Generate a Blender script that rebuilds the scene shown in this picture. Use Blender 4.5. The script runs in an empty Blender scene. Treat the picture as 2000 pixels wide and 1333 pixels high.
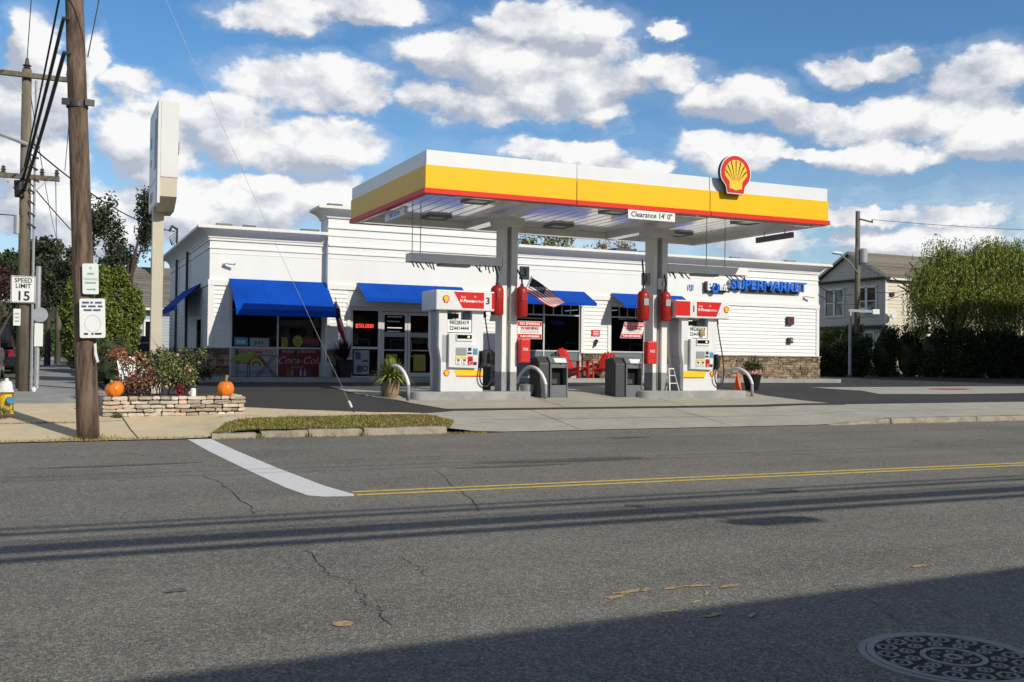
import bpy, math, random
from mathutils import Vector, Matrix
from math import sin, cos, pi, radians, sqrt
random.seed(7)
S = bpy.context.scene
COL = S.collection

# ------------------------------------------------------------------ camera, sky, sun, exposure
cam = bpy.data.cameras.new('camera'); camo = bpy.data.objects.new('camera', cam); COL.objects.link(camo)
_r = Vector((0.9074024, -0.4200983, 0.0117621)); _d = Vector((0.0180379, 0.0109692, -0.9997771)); _f = Vector((0.4198756, 0.9074123, 0.0175312))
camo.matrix_world = Matrix(((_r.x, -_d.x, -_f.x, 0), (_r.y, -_d.y, -_f.y, 0), (_r.z, -_d.z, -_f.z, 1.4), (0, 0, 0, 1)))
cam.sensor_width = 36; cam.lens = 34.99; cam.clip_end = 3000; cam.clip_start = .05
S.camera = camo
SUN_EL, SUN_AZ = 30.5, 24.0          # degrees up; degrees from -Y towards +X
sun = bpy.data.lights.new('sun', 'SUN'); sun.energy = 3.75; sun.angle = radians(.4); sun.color = (1, .93, .80)
suno = bpy.data.objects.new('sun', sun); COL.objects.link(suno)
_s = Vector((sin(radians(SUN_AZ))*cos(radians(SUN_EL)), -cos(radians(SUN_AZ))*cos(radians(SUN_EL)), sin(radians(SUN_EL))))
suno.rotation_euler = _s.to_track_quat('Z', 'Y').to_euler(); suno.location = (10, -20, 30)
S.view_settings.view_transform = 'Standard'; S.view_settings.look = 'None'
S.view_settings.exposure = 0.1; S.view_settings.gamma = 1.0

W = bpy.data.worlds.new('World'); S.world = W; W.use_nodes = True
def build_sky():
    nt = W.node_tree; nt.nodes.clear(); N = nt.nodes.new; Lk = nt.links.new
    def val(x):
        return x
    def setin(sock, x):
        if isinstance(x, (int, float)): sock.default_value = x
        else: Lk(x, sock)
    def M(op, a, b=0.0, c=0.0, clamp=False):
        n = N('ShaderNodeMath'); n.operation = op; n.use_clamp = clamp
        setin(n.inputs[0], a); setin(n.inputs[1], b)
        if op in ('MULTIPLY_ADD', 'SMOOTH_MAX', 'SMOOTH_MIN'): setin(n.inputs[2], c)
        return n.outputs[0]
    def SS(x, a, b):
        n = N('ShaderNodeMapRange'); n.interpolation_type = 'SMOOTHSTEP'; setin(n.inputs[0], x)
        n.inputs[1].default_value = a; n.inputs[2].default_value = b
        return n.outputs[0]
    out = N('ShaderNodeOutputWorld')
    sky = N('ShaderNodeTexSky'); sky.sky_type = 'NISHITA'; sky.sun_disc = False
    sky.sun_elevation = radians(SUN_EL); sky.sun_rotation = radians(180-SUN_AZ)
    sky.air_density = 1.0; sky.dust_density = .25; sky.ozone_density = 3.2; sky.altitude = 0
    tc = N('ShaderNodeTexCoord'); sep = N('ShaderNodeSeparateXYZ'); Lk(tc.outputs['Generated'], sep.inputs[0])
    dx, dy, dz = sep.outputs
    DEG = 57.29578
    # domain warp gives the cauliflower outlines
    def noise(scale, detail, rough=.55, off=(0, 0, 0), sz=1.6):
        mp = N('ShaderNodeMapping'); mp.inputs['Location'].default_value = off; mp.inputs['Scale'].default_value = (1, 1, sz)
        Lk(tc.outputs['Generated'], mp.inputs[0])
        n = N('ShaderNodeTexNoise'); n.inputs['Scale'].default_value = scale; n.inputs['Detail'].default_value = detail; n.inputs['Roughness'].default_value = rough
        Lk(mp.outputs[0], n.inputs['Vector'])
        return n.outputs[0], n.outputs[1]
    wf, wc = noise(6, 6)
    sw = N('ShaderNodeSeparateColor'); Lk(wc, sw.inputs[0])
    az = M('MULTIPLY', M('ARCTAN2', dx, dy), DEG); el = M('MULTIPLY', M('ARCSINE', dz), DEG)
    az = M('ADD', az, M('MULTIPLY', M('SUBTRACT', sw.outputs[0], .5), 4.5))
    el = M('ADD', el, M('MULTIPLY', M('SUBTRACT', sw.outputs[1], .5), 3.0))
    wf2, wc2 = noise(24, 7, .6, off=(5, 2, 1)); sw2 = N('ShaderNodeSeparateColor'); Lk(wc2, sw2.inputs[0])
    az = M('ADD', az, M('MULTIPLY', M('SUBTRACT', sw2.outputs[0], .5), 2.6))
    el = M('ADD', el, M('MULTIPLY', M('SUBTRACT', sw2.outputs[1], .5), 2.0))
    blobs = [(27.3,18.3,3.2,1.5,1.2),(24.2,18.6,1.8,1.1,1.1),(20.5,16.9,2.5,1.1,1.2),(24.6,16.7,5.9,1.4,1.9),(27.0,14.9,5.6,1.8,1.4),(21.7,14.3,3.8,1.1,1.1),
      (11.2,18.4,3.1,1.3,.8),(16.4,19.1,3.5,1.0,.7),(13.0,15.0,4.8,1.4,1.6),(15.9,14.5,2.0,1.1,1.1),(4.0,14.3,1.6,.7,.7),(7.2,13.2,4.1,1.1,1.6),(4.8,11.6,3.2,1.3,3.2),
      (9.7,11.8,3.4,1.4,1.7),(13.6,11.6,4.3,1.4,1.5),(10.8,9.5,2.5,.7,1.1),(8.1,8.3,5.6,1.4,2.0),(14.2,9.1,2.3,1.3,1.7),(31.4,15.2,1.6,.8,.8),(33.8,15.9,2.0,.9,.8),
      (33.4,17.8,1.1,.5,.5),(37.2,14.4,2.9,1.1,1.2),(40.8,13.7,2.4,.8,1.1),(43.5,15.6,1.6,.8,.6),(46.1,15.6,1.5,.8,.6),(49.6,14.4,3.1,1.5,1.5),(45.9,13.1,5.4,1.2,1.3),
      (51.1,11.8,2.6,1.0,1.0),(45.1,11.1,3.8,.8,.9),(40.8,11.4,1.6,.5,.5),(-1.2,15.1,1.3,2.0,1.5),(-.5,13.1,3.0,1.5,2.1),(-1.2,10.2,2.7,1.5,2.3),(.6,7.2,4.0,1.9,2.4),
      (1.7,15.2,.8,1.5,1.5),(27.4,11.7,3.8,.7,.9),(31.8,11.0,2.6,.6,.6),(37.2,11.6,3.3,1.1,1.3),(30.0,13.7,1.8,.8,.8),(38.9,6.5,2.5,1.1,.9),(44.6,7.7,3.1,.5,.5),
      (49.7,7.5,2.9,.6,.6),(47.2,6.5,4.9,.7,1.1),
      # the same weather goes on beyond the frame
      (60,14,6,1.6,1.6),(70,20,8,2.2,2),(66,9,7,1.2,1.4),(82,13,7,2,2),(-9,14,5,2,2),(-16,9,7,1.6,2),(-22,18,7,2,2),(-34,12,7,2,2)]
    def density(az, el):
        dens = None
        for (a, e, w, u, d) in blobs:
            ex = M('MULTIPLY', M('SUBTRACT', az, a), 1/w); ey = M('SUBTRACT', el, e)
            ey = M('ADD', M('MULTIPLY', M('MAXIMUM', ey, 0), 1/u), M('MULTIPLY', M('MINIMUM', ey, 0), 1/d))
            q = M('SUBTRACT', 1, M('ADD', M('MULTIPLY', ex, ex), M('MULTIPLY', ey, ey)))
            dens = q if dens is None else M('SMOOTH_MAX', dens, q, .25)
        return dens
    dens = density(az, el); above = density(M('ADD', az, .5), M('ADD', el, .75))
    under = M('SUBTRACT', M('MAXIMUM', above, -1.2), M('MAXIMUM', dens, -1.2))       # more cloud above than here: a shaded base
    f1, _ = noise(15, 10, .6); f2, _ = noise(15, 5, .5, off=(.012, -.006, .040)); f3, _ = noise(7, 4, .5, off=(2, 7, 3))
    # unseen clouds overhead and behind, set to keep the shade light neutral
    gen, _ = noise(3.2, 7, .55, off=(3, 1, 2), sz=2.2)
    outside = M('MAXIMUM', SS(el, 21, 27), M('MAXIMUM', SS(az, 92, 105), SS(M('MULTIPLY', az, -1), 42, 55)))
    dens_o = M('SUBTRACT', M('MULTIPLY', M('SUBTRACT', gen, .49), 9), M('MULTIPLY', M('SUBTRACT', 1, outside), 6))
    dens = M('MAXIMUM', dens, dens_o)
    dens = M('ADD', dens, M('MULTIPLY_ADD', M('SUBTRACT', f1, .5), 2.7, .12))
    mask = M('MAXIMUM', SS(dens, -.34, .5), M('MULTIPLY', SS(dens, -1.5, .4), .22))
    thick = SS(dens, .1, 1.6)
    puff = M('MULTIPLY', M('SUBTRACT', f1, f2), 3.6)          # facets turned up and to the sun are brighter
    base = M('ADD', M('SUBTRACT', .98, M('MULTIPLY', SS(under, -.55, .75), .98)), M('MULTIPLY', M('SUBTRACT', f3, .5), .5))
    lum = M('ADD', base, puff)
    lum = M('MAXIMUM', M('MINIMUM', lum, 1.05), 0)
    lum = M('MULTIPLY', lum, M('SUBTRACT', 1, M('MULTIPLY', outside, .8)))       # unseen overhead clouds dimmed to lower the ambient light
    mixc = N('ShaderNodeMix'); mixc.data_type = 'RGBA'; setin(mixc.inputs[0], lum)
    mixc.inputs[6].default_value = (.47, .51, .60, 1); mixc.inputs[7].default_value = (1.0, .99, .98, 1)
    # thin veil near the skyline
    veil = M('MULTIPLY', M('SUBTRACT', 1, SS(el, 2, 15)), .62)
    mask2 = M('MAXIMUM', mask, M('MULTIPLY', veil, SS(wf, .25, .7)))
    b1 = N('ShaderNodeBackground'); b1.inputs[1].default_value = .117
    hsv = N('ShaderNodeHueSaturation'); hsv.inputs['Saturation'].default_value = 1.22; Lk(sky.outputs[0], hsv.inputs['Color']); Lk(hsv.outputs[0], b1.inputs[0])
    b2 = N('ShaderNodeBackground'); b2.inputs[1].default_value = .92; Lk(mixc.outputs[2], b2.inputs[0])
    Lk(M('MULTIPLY_ADD', SS(el, 22, 40), -.55, .92), b2.inputs[1])
    ms = N('ShaderNodeMixShader'); Lk(M('MULTIPLY', mask2, .96), ms.inputs[0]); Lk(b1.outputs[0], ms.inputs[1]); Lk(b2.outputs[0], ms.inputs[2])
    Lk(ms.outputs[0], out.inputs[0])
build_sky()

# ------------------------------------------------------------------ materials
MATS = {}
def mat(name, col, rough=.6, metal=0., var=.12, scale=6., bump=0., bscale=60., spec=.5, island=0., objrand=0., big=0., stretch=(1, 1, 1), emit=0., trans=0., coat=0., sss=0.):
    m = bpy.data.materials.new(name); m.use_nodes = True; nt = m.node_tree; N = nt.nodes.new; L = nt.links.new
    b = nt.nodes['Principled BSDF']
    b.inputs['Roughness'].default_value = rough; b.inputs['Metallic'].default_value = metal; b.inputs['Specular IOR Level'].default_value = spec
    if coat: b.inputs['Coat Weight'].default_value = coat; b.inputs['Coat Roughness'].default_value = .08
    geo = N('ShaderNodeNewGeometry'); mp = N('ShaderNodeMapping'); mp.inputs['Scale'].default_value = stretch; L(geo.outputs['Position'], mp.inputs[0])
    nz = N('ShaderNodeTexNoise'); nz.inputs['Scale'].default_value = scale; nz.inputs['Detail'].default_value = 6; L(mp.outputs[0], nz.inputs['Vector'])
    fac = nz.outputs[0]
    def math_(op, a, c):
        n = N('ShaderNodeMath'); n.operation = op
        for i, x in enumerate((a, c)):
            if isinstance(x, (int, float)): n.inputs[i].default_value = x
            else: L(x, n.inputs[i])
        return n.outputs[0]
    v = math_('ADD', math_('MULTIPLY', math_('SUBTRACT', fac, .5), 2.6*var), 1.0)
    if big:
        n2 = N('ShaderNodeTexNoise'); n2.inputs['Scale'].default_value = scale*.09; n2.inputs['Detail'].default_value = 5; L(mp.outputs[0], n2.inputs['Vector'])
        v = math_('MULTIPLY', v, math_('ADD', math_('MULTIPLY', math_('SUBTRACT', n2.outputs[0], .5), 2.6*big), 1.0))
    if island: v = math_('MULTIPLY', v, math_('ADD', math_('MULTIPLY', math_('SUBTRACT', geo.outputs['Random Per Island'], .5), 2*island), 1.0))
    if objrand:
        oi = N('ShaderNodeObjectInfo'); v = math_('MULTIPLY', v, math_('ADD', math_('MULTIPLY', math_('SUBTRACT', oi.outputs['Random'], .5), 2*objrand), 1.0))
    mx = N('ShaderNodeVectorMath'); mx.operation = 'SCALE'; mx.inputs[0].default_value = col; L(v, mx.inputs['Scale'])
    L(mx.outputs[0], b.inputs['Base Color'])
    if bump:
        nb = N('ShaderNodeTexNoise'); nb.inputs['Scale'].default_value = bscale; nb.inputs['Detail'].default_value = 4; L(mp.outputs[0], nb.inputs['Vector'])
        bp = N('ShaderNodeBump'); bp.inputs['Strength'].default_value = bump; bp.inputs['Distance'].default_value = .02; L(nb.outputs[0], bp.inputs['Height']); L(bp.outputs[0], b.inputs['Normal'])
    if emit: L(mx.outputs[0], b.inputs['Emission Color']); b.inputs['Emission Strength'].default_value = emit
    if trans: 
        b.inputs['Transmission Weight'].default_value = trans
    if sss: b.inputs['Subsurface Weight'].default_value = sss
    MATS[name] = m; return m
def two_tone(name, c1, c2, scale, rough=.85, stretch=(1, 1, 1), bump=.4, bscale=40., lo=.4, hi=.6, island=0., var=.12, objrand=0.):
    m = mat(name, c1, rough, var=var, scale=scale*4, bump=bump, bscale=bscale, island=island, stretch=stretch, objrand=objrand)
    nt = m.node_tree; N = nt.nodes.new; L = nt.links.new; b = nt.nodes['Principled BSDF']
    old = b.inputs['Base Color'].links[0].from_node
    geo = N('ShaderNodeNewGeometry'); mp = N('ShaderNodeMapping'); mp.inputs['Scale'].default_value = stretch; mp.inputs['Location'].default_value = (3.3, 1.7, .4); L(geo.outputs['Position'], mp.inputs[0])
    nz = N('ShaderNodeTexNoise'); nz.inputs['Scale'].default_value = scale; nz.inputs['Detail'].default_value = 7; nz.inputs['Roughness'].default_value = .62; L(mp.outputs[0], nz.inputs['Vector'])
    r = N('ShaderNodeMapRange'); r.inputs[1].default_value = lo; r.inputs[2].default_value = hi; L(nz.outputs[0], r.inputs[0])
    mixn = N('ShaderNodeMix'); mixn.data_type = 'RGBA'; L(r.outputs[0], mixn.inputs[0]); mixn.inputs[6].default_value = (*c1, 1); mixn.inputs[7].default_value = (*c2, 1)
    L(mixn.outputs[2], old.inputs[0])
    return m
def glass_mat(name, tint=(.85, .9, .9), refl=.09):
    m = bpy.data.materials.new(name); m.use_nodes = True; nt = m.node_tree; nt.nodes.clear(); N = nt.nodes.new; L = nt.links.new
    o = N('ShaderNodeOutputMaterial'); t = N('ShaderNodeBsdfTransparent'); t.inputs[0].default_value = (*tint, 1)
    gl = N('ShaderNodeBsdfGlossy'); gl.inputs['Roughness'].default_value = .015
    fr = N('ShaderNodeFresnel'); fr.inputs[0].default_value = 1.5
    nz = N('ShaderNodeTexNoise'); nz.inputs['Scale'].default_value = .8; geo = N('ShaderNodeNewGeometry'); L(geo.outputs['Position'], nz.inputs['Vector'])
    bp = N('ShaderNodeBump'); bp.inputs['Strength'].default_value = .05; L(nz.outputs[0], bp.inputs['Height']); L(bp.outputs[0], gl.inputs['Normal'])
    ms = N('ShaderNodeMixShader'); L(fr.outputs[0], ms.inputs[0]); L(t.outputs[0], ms.inputs[1]); L(gl.outputs[0], ms.inputs[2]); L(ms.outputs[0], o.inputs[0])
    MATS[name] = m; return m

def asphalt(name, base, warm, speck, patch=.36):
    m = bpy.data.materials.new(name); m.use_nodes = True; nt = m.node_tree; N = nt.nodes.new; L = nt.links.new; b = nt.nodes['Principled BSDF']
    geo = N('ShaderNodeNewGeometry')
    def nz(s, d, st=(1, 1, 1), r=.6):
        mp = N('ShaderNodeMapping'); mp.inputs['Scale'].default_value = st; L(geo.outputs['Position'], mp.inputs[0])
        n = N('ShaderNodeTexNoise'); n.inputs['Scale'].default_value = s; n.inputs['Detail'].default_value = d; n.inputs['Roughness'].default_value = r; L(mp.outputs[0], n.inputs['Vector']); return n.outputs[0]
    def mt(op, a, c, cl=False):
        n = N('ShaderNodeMath'); n.operation = op; n.use_clamp = cl
        for i, x in enumerate((a, c)):
            if isinstance(x, (int, float)): n.inputs[i].default_value = x
            else: L(x, n.inputs[i])
        return n.outputs[0]
    vo = N('ShaderNodeTexVoronoi'); vo.inputs['Scale'].default_value = 115; L(geo.outputs['Position'], vo.inputs['Vector'])
    sc = N('ShaderNodeSeparateColor'); L(vo.outputs['Color'], sc.inputs[0])
    vo2 = N('ShaderNodeTexVoronoi'); vo2.inputs['Scale'].default_value = 48; L(geo.outputs['Position'], vo2.inputs['Vector'])
    sc2 = N('ShaderNodeSeparateColor'); L(vo2.outputs['Color'], sc2.inputs[0])
    st1 = mt('MULTIPLY', mt('SUBTRACT', mt('POWER', sc.outputs[0], 2.2), .3), speck)
    st2 = mt('MULTIPLY', mt('SUBTRACT', mt('POWER', sc2.outputs[1], 3), .25), speck*.55)
    p = mt('MULTIPLY', mt('SUBTRACT', nz(.45, 6), .5), patch*2)
    lane = mt('MULTIPLY', mt('SUBTRACT', nz(.8, 4, (.05, 1, 1)), .5), patch*1.6)
    mid = mt('MULTIPLY', mt('SUBTRACT', nz(5, 5), .5), .35)
    v = mt('ADD', mt('ADD', mt('ADD', st1, st2), mt('ADD', p, lane)), mt('ADD', mid, 1.0))
    v = mt('MAXIMUM', v, .15)
    mx = N('ShaderNodeMix'); mx.data_type = 'RGBA'; L(nz(2.2, 5), mx.inputs[0]); mx.inputs[6].default_value = (*base, 1); mx.inputs[7].default_value = (*warm, 1)
    sv = N('ShaderNodeVectorMath'); sv.operation = 'SCALE'; L(mx.outputs[2], sv.inputs[0]); L(v, sv.inputs['Scale']); L(sv.outputs[0], b.inputs['Base Color'])
    b.inputs['Roughness'].default_value = .88; b.inputs['Specular IOR Level'].default_value = .3
    bp = N('ShaderNodeBump'); bp.inputs['Strength'].default_value = .55; bp.inputs['Distance'].default_value = .012; L(vo.outputs['Distance'], bp.inputs['Height']); L(bp.outputs[0], b.inputs['Normal'])
    MATS[name] = m; return m
asphalt('road_asphalt', (.184, .177, .157), (.208, .196, .167), .95)
asphalt('lot_asphalt', (.047, .047, .047), (.060, .059, .056), .35, .3)
asphalt('street_asphalt', (.16, .16, .16), (.18, .175, .165), .5)
two_tone('concrete', (.42, .40, .34), (.33, .315, .27), 1.1, bump=.25, bscale=90, lo=.35, hi=.7)
two_tone('concrete_beige', (.66, .54, .35), (.54, .45, .30), .9, bump=.3, bscale=110, lo=.35, hi=.7)
two_tone('concrete_pad', (.44, .415, .34), (.34, .32, .26), .8, bump=.2, bscale=90, lo=.3, hi=.7, stretch=(1, 2.2, 1))
two_tone('concrete_grey', (.34, .34, .33), (.26, .26, .25), 1.2, bump=.2, bscale=90)
two_tone('curb_stone', (.34, .30, .23), (.17, .14, .10), 3.5, bump=.8, bscale=30, lo=.45, hi=.72)
two_tone('soil', (.09, .07, .045), (.05, .04, .025), 3, bump=.8)
two_tone('earth_ground', (.14, .13, .09), (.09, .10, .05), .3, bump=.3)
mat('white_paint', (.72, .72, .71), .55, var=.04, scale=3, big=.05)
two_tone('white_line', (.72, .72, .71), (.40, .39, .37), 16, lo=.56, hi=.80, bump=.4, bscale=90)
two_tone('yellow_line', (.70, .52, .10), (.28, .23, .12), 14, lo=.50, hi=.74, bump=.4, bscale=90)
two_tone('orange_mark', (.56, .37, .15), (.19, .175, .145), 40, lo=.40, hi=.66, bump=.2)
mat('siding_paint', (.74, .75, .75), .55, var=.03, scale=4, big=.04)
mat('frieze_paint', (.75, .765, .75), .6, var=.045, scale=2.2, big=.05, stretch=(1, 1, .22))
mat('cornice_paint', (.74, .73, .69), .6, var=.03, scale=2, big=.05)
mat('trim_paint', (.76, .76, .75), .5, var=.03)
mat('frame_alu', (.55, .56, .56), .4, .3, var=.05)
mat('steel', (.45, .45, .45), .4, .7, var=.1)
mat('galvanised', (.42, .43, .44), .5, .5, var=.12)
mat('dark_metal', (.05, .05, .055), .5, .3, var=.15)
mat('black_rubber', (.012, .012, .012), .55, var=.2)
mat('charcoal_plastic', (.045, .048, .052), .5, var=.12, big=.1)
mat('slate_plastic', (.13, .14, .15), .5, var=.1)
mat('awning_blue', (.001, .060, .40), .8, var=.08, scale=9, big=.3, bump=.25, bscale=3.5, spec=.12)
mat('canopy_yellow', (.84, .50, .001), .4, var=.05, scale=2.5, big=.06, spec=.25, stretch=(1, 1, .3))
mat('canopy_red', (.70, .028, .008), .45, var=.04, spec=.25)
mat('canopy_white', (.70, .71, .73), .4, var=.06, scale=2.5, big=.06, coat=.2, stretch=(1, 1, .3))
mat('soffit_white', (.88, .87, .83), .36, var=.05, big=.08, bump=.12, bscale=2.2, stretch=(1, .25, 1), coat=1.0)
mat('column_white', (.76, .75, .72), .5, var=.05, big=.08)
mat('column_grey', (.26, .27, .28), .6, var=.1)
mat('pump_white', (.70, .71, .71), .35, var=.03, coat=.3, big=.05)
mat('pump_silver', (.42, .43, .45), .35, .35, var=.05)
mat('pump_red', (.60, .012, .010), .4, var=.04, spec=.3)
mat('pump_yellow', (.85, .55, .01), .4, var=.04)
mat('screen_black', (.008, .009, .01), .12, var=.05)
mat('screen_grey', (.26, .31, .30), .3, var=.08)
mat('display_glow', (.9, .75, .3), .4, emit=.7)
mat('cylinder_red', (.34, .012, .010), .4, var=.12, big=.15, spec=.4)
mat('bright_red', (.62, .022, .018), .35, var=.05, coat=.3)
mat('sign_white', (.74, .75, .74), .45, var=.04, big=.05)
mat('sign_pale_green', (.66, .74, .69), .45, var=.05, big=.05)
mat('sign_green', (.02, .26, .13), .5, var=.05)
mat('letter_black', (.015, .015, .016), .5, var=.05)
mat('letter_blue', (.008, .16, .72), .5, var=.05, spec=.25)
mat('letter_white', (.78, .78, .78), .45, var=.03)
mat('letter_red', (.55, .03, .04), .5, var=.05)
mat('faded_print', (.30, .33, .36), .6, var=.15)
mat('logo_yellow', (.86, .50, .01), .4, var=.05, coat=.2)
mat('logo_rib', (.50, .20, .01), .5, var=.1)
mat('pink_letter', (.50, .38, .38), .5)
two_tone('pole_wood', (.185, .125, .085), (.05, .032, .022), 9, stretch=(1, 1, .16), bump=1.0, bscale=25, lo=.42, hi=.66)
two_tone('pole_wood_grey', (.20, .17, .125), (.11, .09, .065), 7, stretch=(1, 1, .12), bump=.8, bscale=25, lo=.38, hi=.62)
mat('cable_black', (.015, .015, .016), .6, var=.1)
mat('wire_grey', (.22, .22, .22), .5, .4, var=.1)
mat('bark', (.075, .055, .04), .9, var=.35, scale=20, bump=.8, bscale=30, stretch=(1, 1, .25))
def leafm(name, c, isl=.5): 
    m = mat(name, c, .6, var=.18, scale=3, island=isl, spec=.3); b = m.node_tree.nodes['Principled BSDF']
    return m
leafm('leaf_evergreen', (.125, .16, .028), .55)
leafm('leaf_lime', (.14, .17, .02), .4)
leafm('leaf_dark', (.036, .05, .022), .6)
leafm('leaf_mid', (.06, .085, .025), .55)
leafm('leaf_red', (.055, .022, .022), .6)
leafm('leaf_willow', (.185, .215, .034), .6)
leafm('leaf_hedge_shaded', (.030, .045, .014), .6)  # the hedge's shade is put into this near-black leaf colour
leafm('leaf_hedge_lit', (.11, .13, .02), .5)  # same hedge leaf with sunlight put into the colour
leafm('leaf_rose', (.11, .14, .045), .55)
leafm('leaf_rust', (.25, .085, .05), .6)
leafm('leaf_tan', (.34, .24, .12), .5)
leafm('leaf_variegated', (.22, .24, .06), .6)
leafm('grass', (.22, .215, .05), .6)
leafm('grass_brown', (.30, .20, .08), .5)
leafm('petal_pink', (.75, .40, .38), .3)
leafm('petal_red', (.22, .015, .025), .4)
leafm('leaf_burgundy', (.05, .012, .018), .5)
mat('pumpkin_skin', (.78, .20, .012), .42, var=.14, scale=10, big=.1, coat=.15)
mat('pumpkin_stem', (.32, .25, .10), .8, var=.2, scale=30)
m_ = two_tone('planter_stone_mat', (.58, .51, .41), (.42, .37, .31), 5, bump=1.0, bscale=35, lo=.35, hi=.7, objrand=.38)
m_ = two_tone('planter_stone_warm', (.58, .42, .29), (.46, .36, .27), 5, bump=1.0, bscale=35, lo=.35, hi=.7, objrand=.3)
m_ = two_tone('veneer_stone', (.30, .22, .14), (.17, .125, .085), 4, bump=.8, bscale=40, lo=.35, hi=.7, island=.6)
mat('mortar', (.05, .042, .034), .95, var=.2)
mat('hydrant_yellow', (.72, .46, .02), .45, var=.12, big=.15)
mat('hydrant_blue', (.02, .22, .42), .45, var=.1)
mat('terracotta', (.28, .21, .13), .8, var=.18, scale=9, bump=.3)
mat('black_pot', (.014, .014, .015), .4)
mat('beige_metal', (.52, .47, .37), .5, var=.06, big=.1)
mat('pylon_white', (.66, .66, .64), .45, var=.03, big=.06)
mat('pylon_face', (.60, .60, .60), .35, var=.05)
mat('pylon_dark', (.06, .065, .09), .4)
mat('house_cream', (.66, .60, .47), .65, var=.05)
mat('house_shaded', (.60, .55, .46), .65, var=.06)  # gable side of the cream house, its shade put into the colour
mat('house_bluegrey', (.36, .41, .45), .65, var=.06)
mat('shingle_brown', (.215, .19, .145), .9, var=.2, scale=6, objrand=.18)
mat('shingle_grey', (.17, .16, .135), .9, var=.2, scale=6, objrand=.18)
mat('brick_red', (.33, .13, .08), .85, var=.2, objrand=.2)
mat('roof_dark', (.035, .04, .05), .7, var=.1)
mat('navy_panel', (.03, .07, .14), .6, var=.1)
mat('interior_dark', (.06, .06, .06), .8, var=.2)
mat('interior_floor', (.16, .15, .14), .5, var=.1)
mat('goods', (.22, .14, .07), .6, var=.2, island=.8)
mat('interior_white', (.55, .55, .53), .7)
mat('pane_grey', (.16, .20, .22), .12, var=.1, spec=.6)
mat('car_white', (.62, .63, .65), .25, var=.02, coat=.8)
mat('car_black', (.018, .02, .024), .2, var=.02, coat=.9)
mat('car_glass', (.012, .014, .016), .05, spec=.8)
mat('tail_red', (.40, .01, .015), .2, coat=.5)
mat('rim_silver', (.5, .5, .5), .3, .8)
mat('flag_red', (.36, .012, .025), .75, var=.08)
mat('flag_white', (.72, .70, .68), .75, var=.05)
mat('flag_navy', (.012, .016, .045), .75, var=.08)
mat('poster_blue', (.05, .28, .42), .5, var=.05)
mat('poster_pale', (.30, .34, .34), .5, var=.06)
mat('poster_lime', (.26, .33, .04), .5, var=.06)
mat('poster_olive', (.28, .24, .03), .5, var=.1)
mat('poster_red', (.15, .006, .012), .5, var=.08)  # shade and glass tint are put into this darkened red
mat('poster_navy', (.05, .07, .16), .5, var=.1)
mat('banner_white', (.34, .35, .36), .6, var=.03)  # white dimmed to carry the shade and glass tint
mat('neon_red', (1.0, .05, .03), .4, emit=.9)
mat('neon_blue', (.05, .12, 1.0), .4, emit=.5)
mat('rainbow_red', (.45, .05, .05), .6); mat('rainbow_yellow', (.6, .42, .05), .6); mat('rainbow_green', (.05, .2, .1), .6)
mat('cloth_lime', (.20, .26, .02), .8, var=.1)
mat('manhole_iron', (.285, .28, .27), .62, .25, var=.15, scale=14, bump=.3, bscale=120)
mat('manhole_pit', (.022, .022, .022), .8, .1, var=.2)
mat('crack_fill', (.045, .043, .04), .95)
mat('oil_stain', (.07, .07, .07), .8, var=.4, scale=3)
mat('cone_orange', (.75, .10, .02), .5, var=.06)
mat('chair_white', (.74, .74, .73), .5)
mat('brick_wall', (.16, .09, .065), .9, var=.15)
mat('paper_white', (.78, .78, .77), .7)
mat('transformer_grey', (.40, .41, .42), .5, .2)
mat('ceramic_brown', (.10, .06, .05), .3, coat=.4)
mat('dark_void', (.01, .01, .01), .9)
glass_mat('window_glass', (.30, .33, .33))

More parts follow.
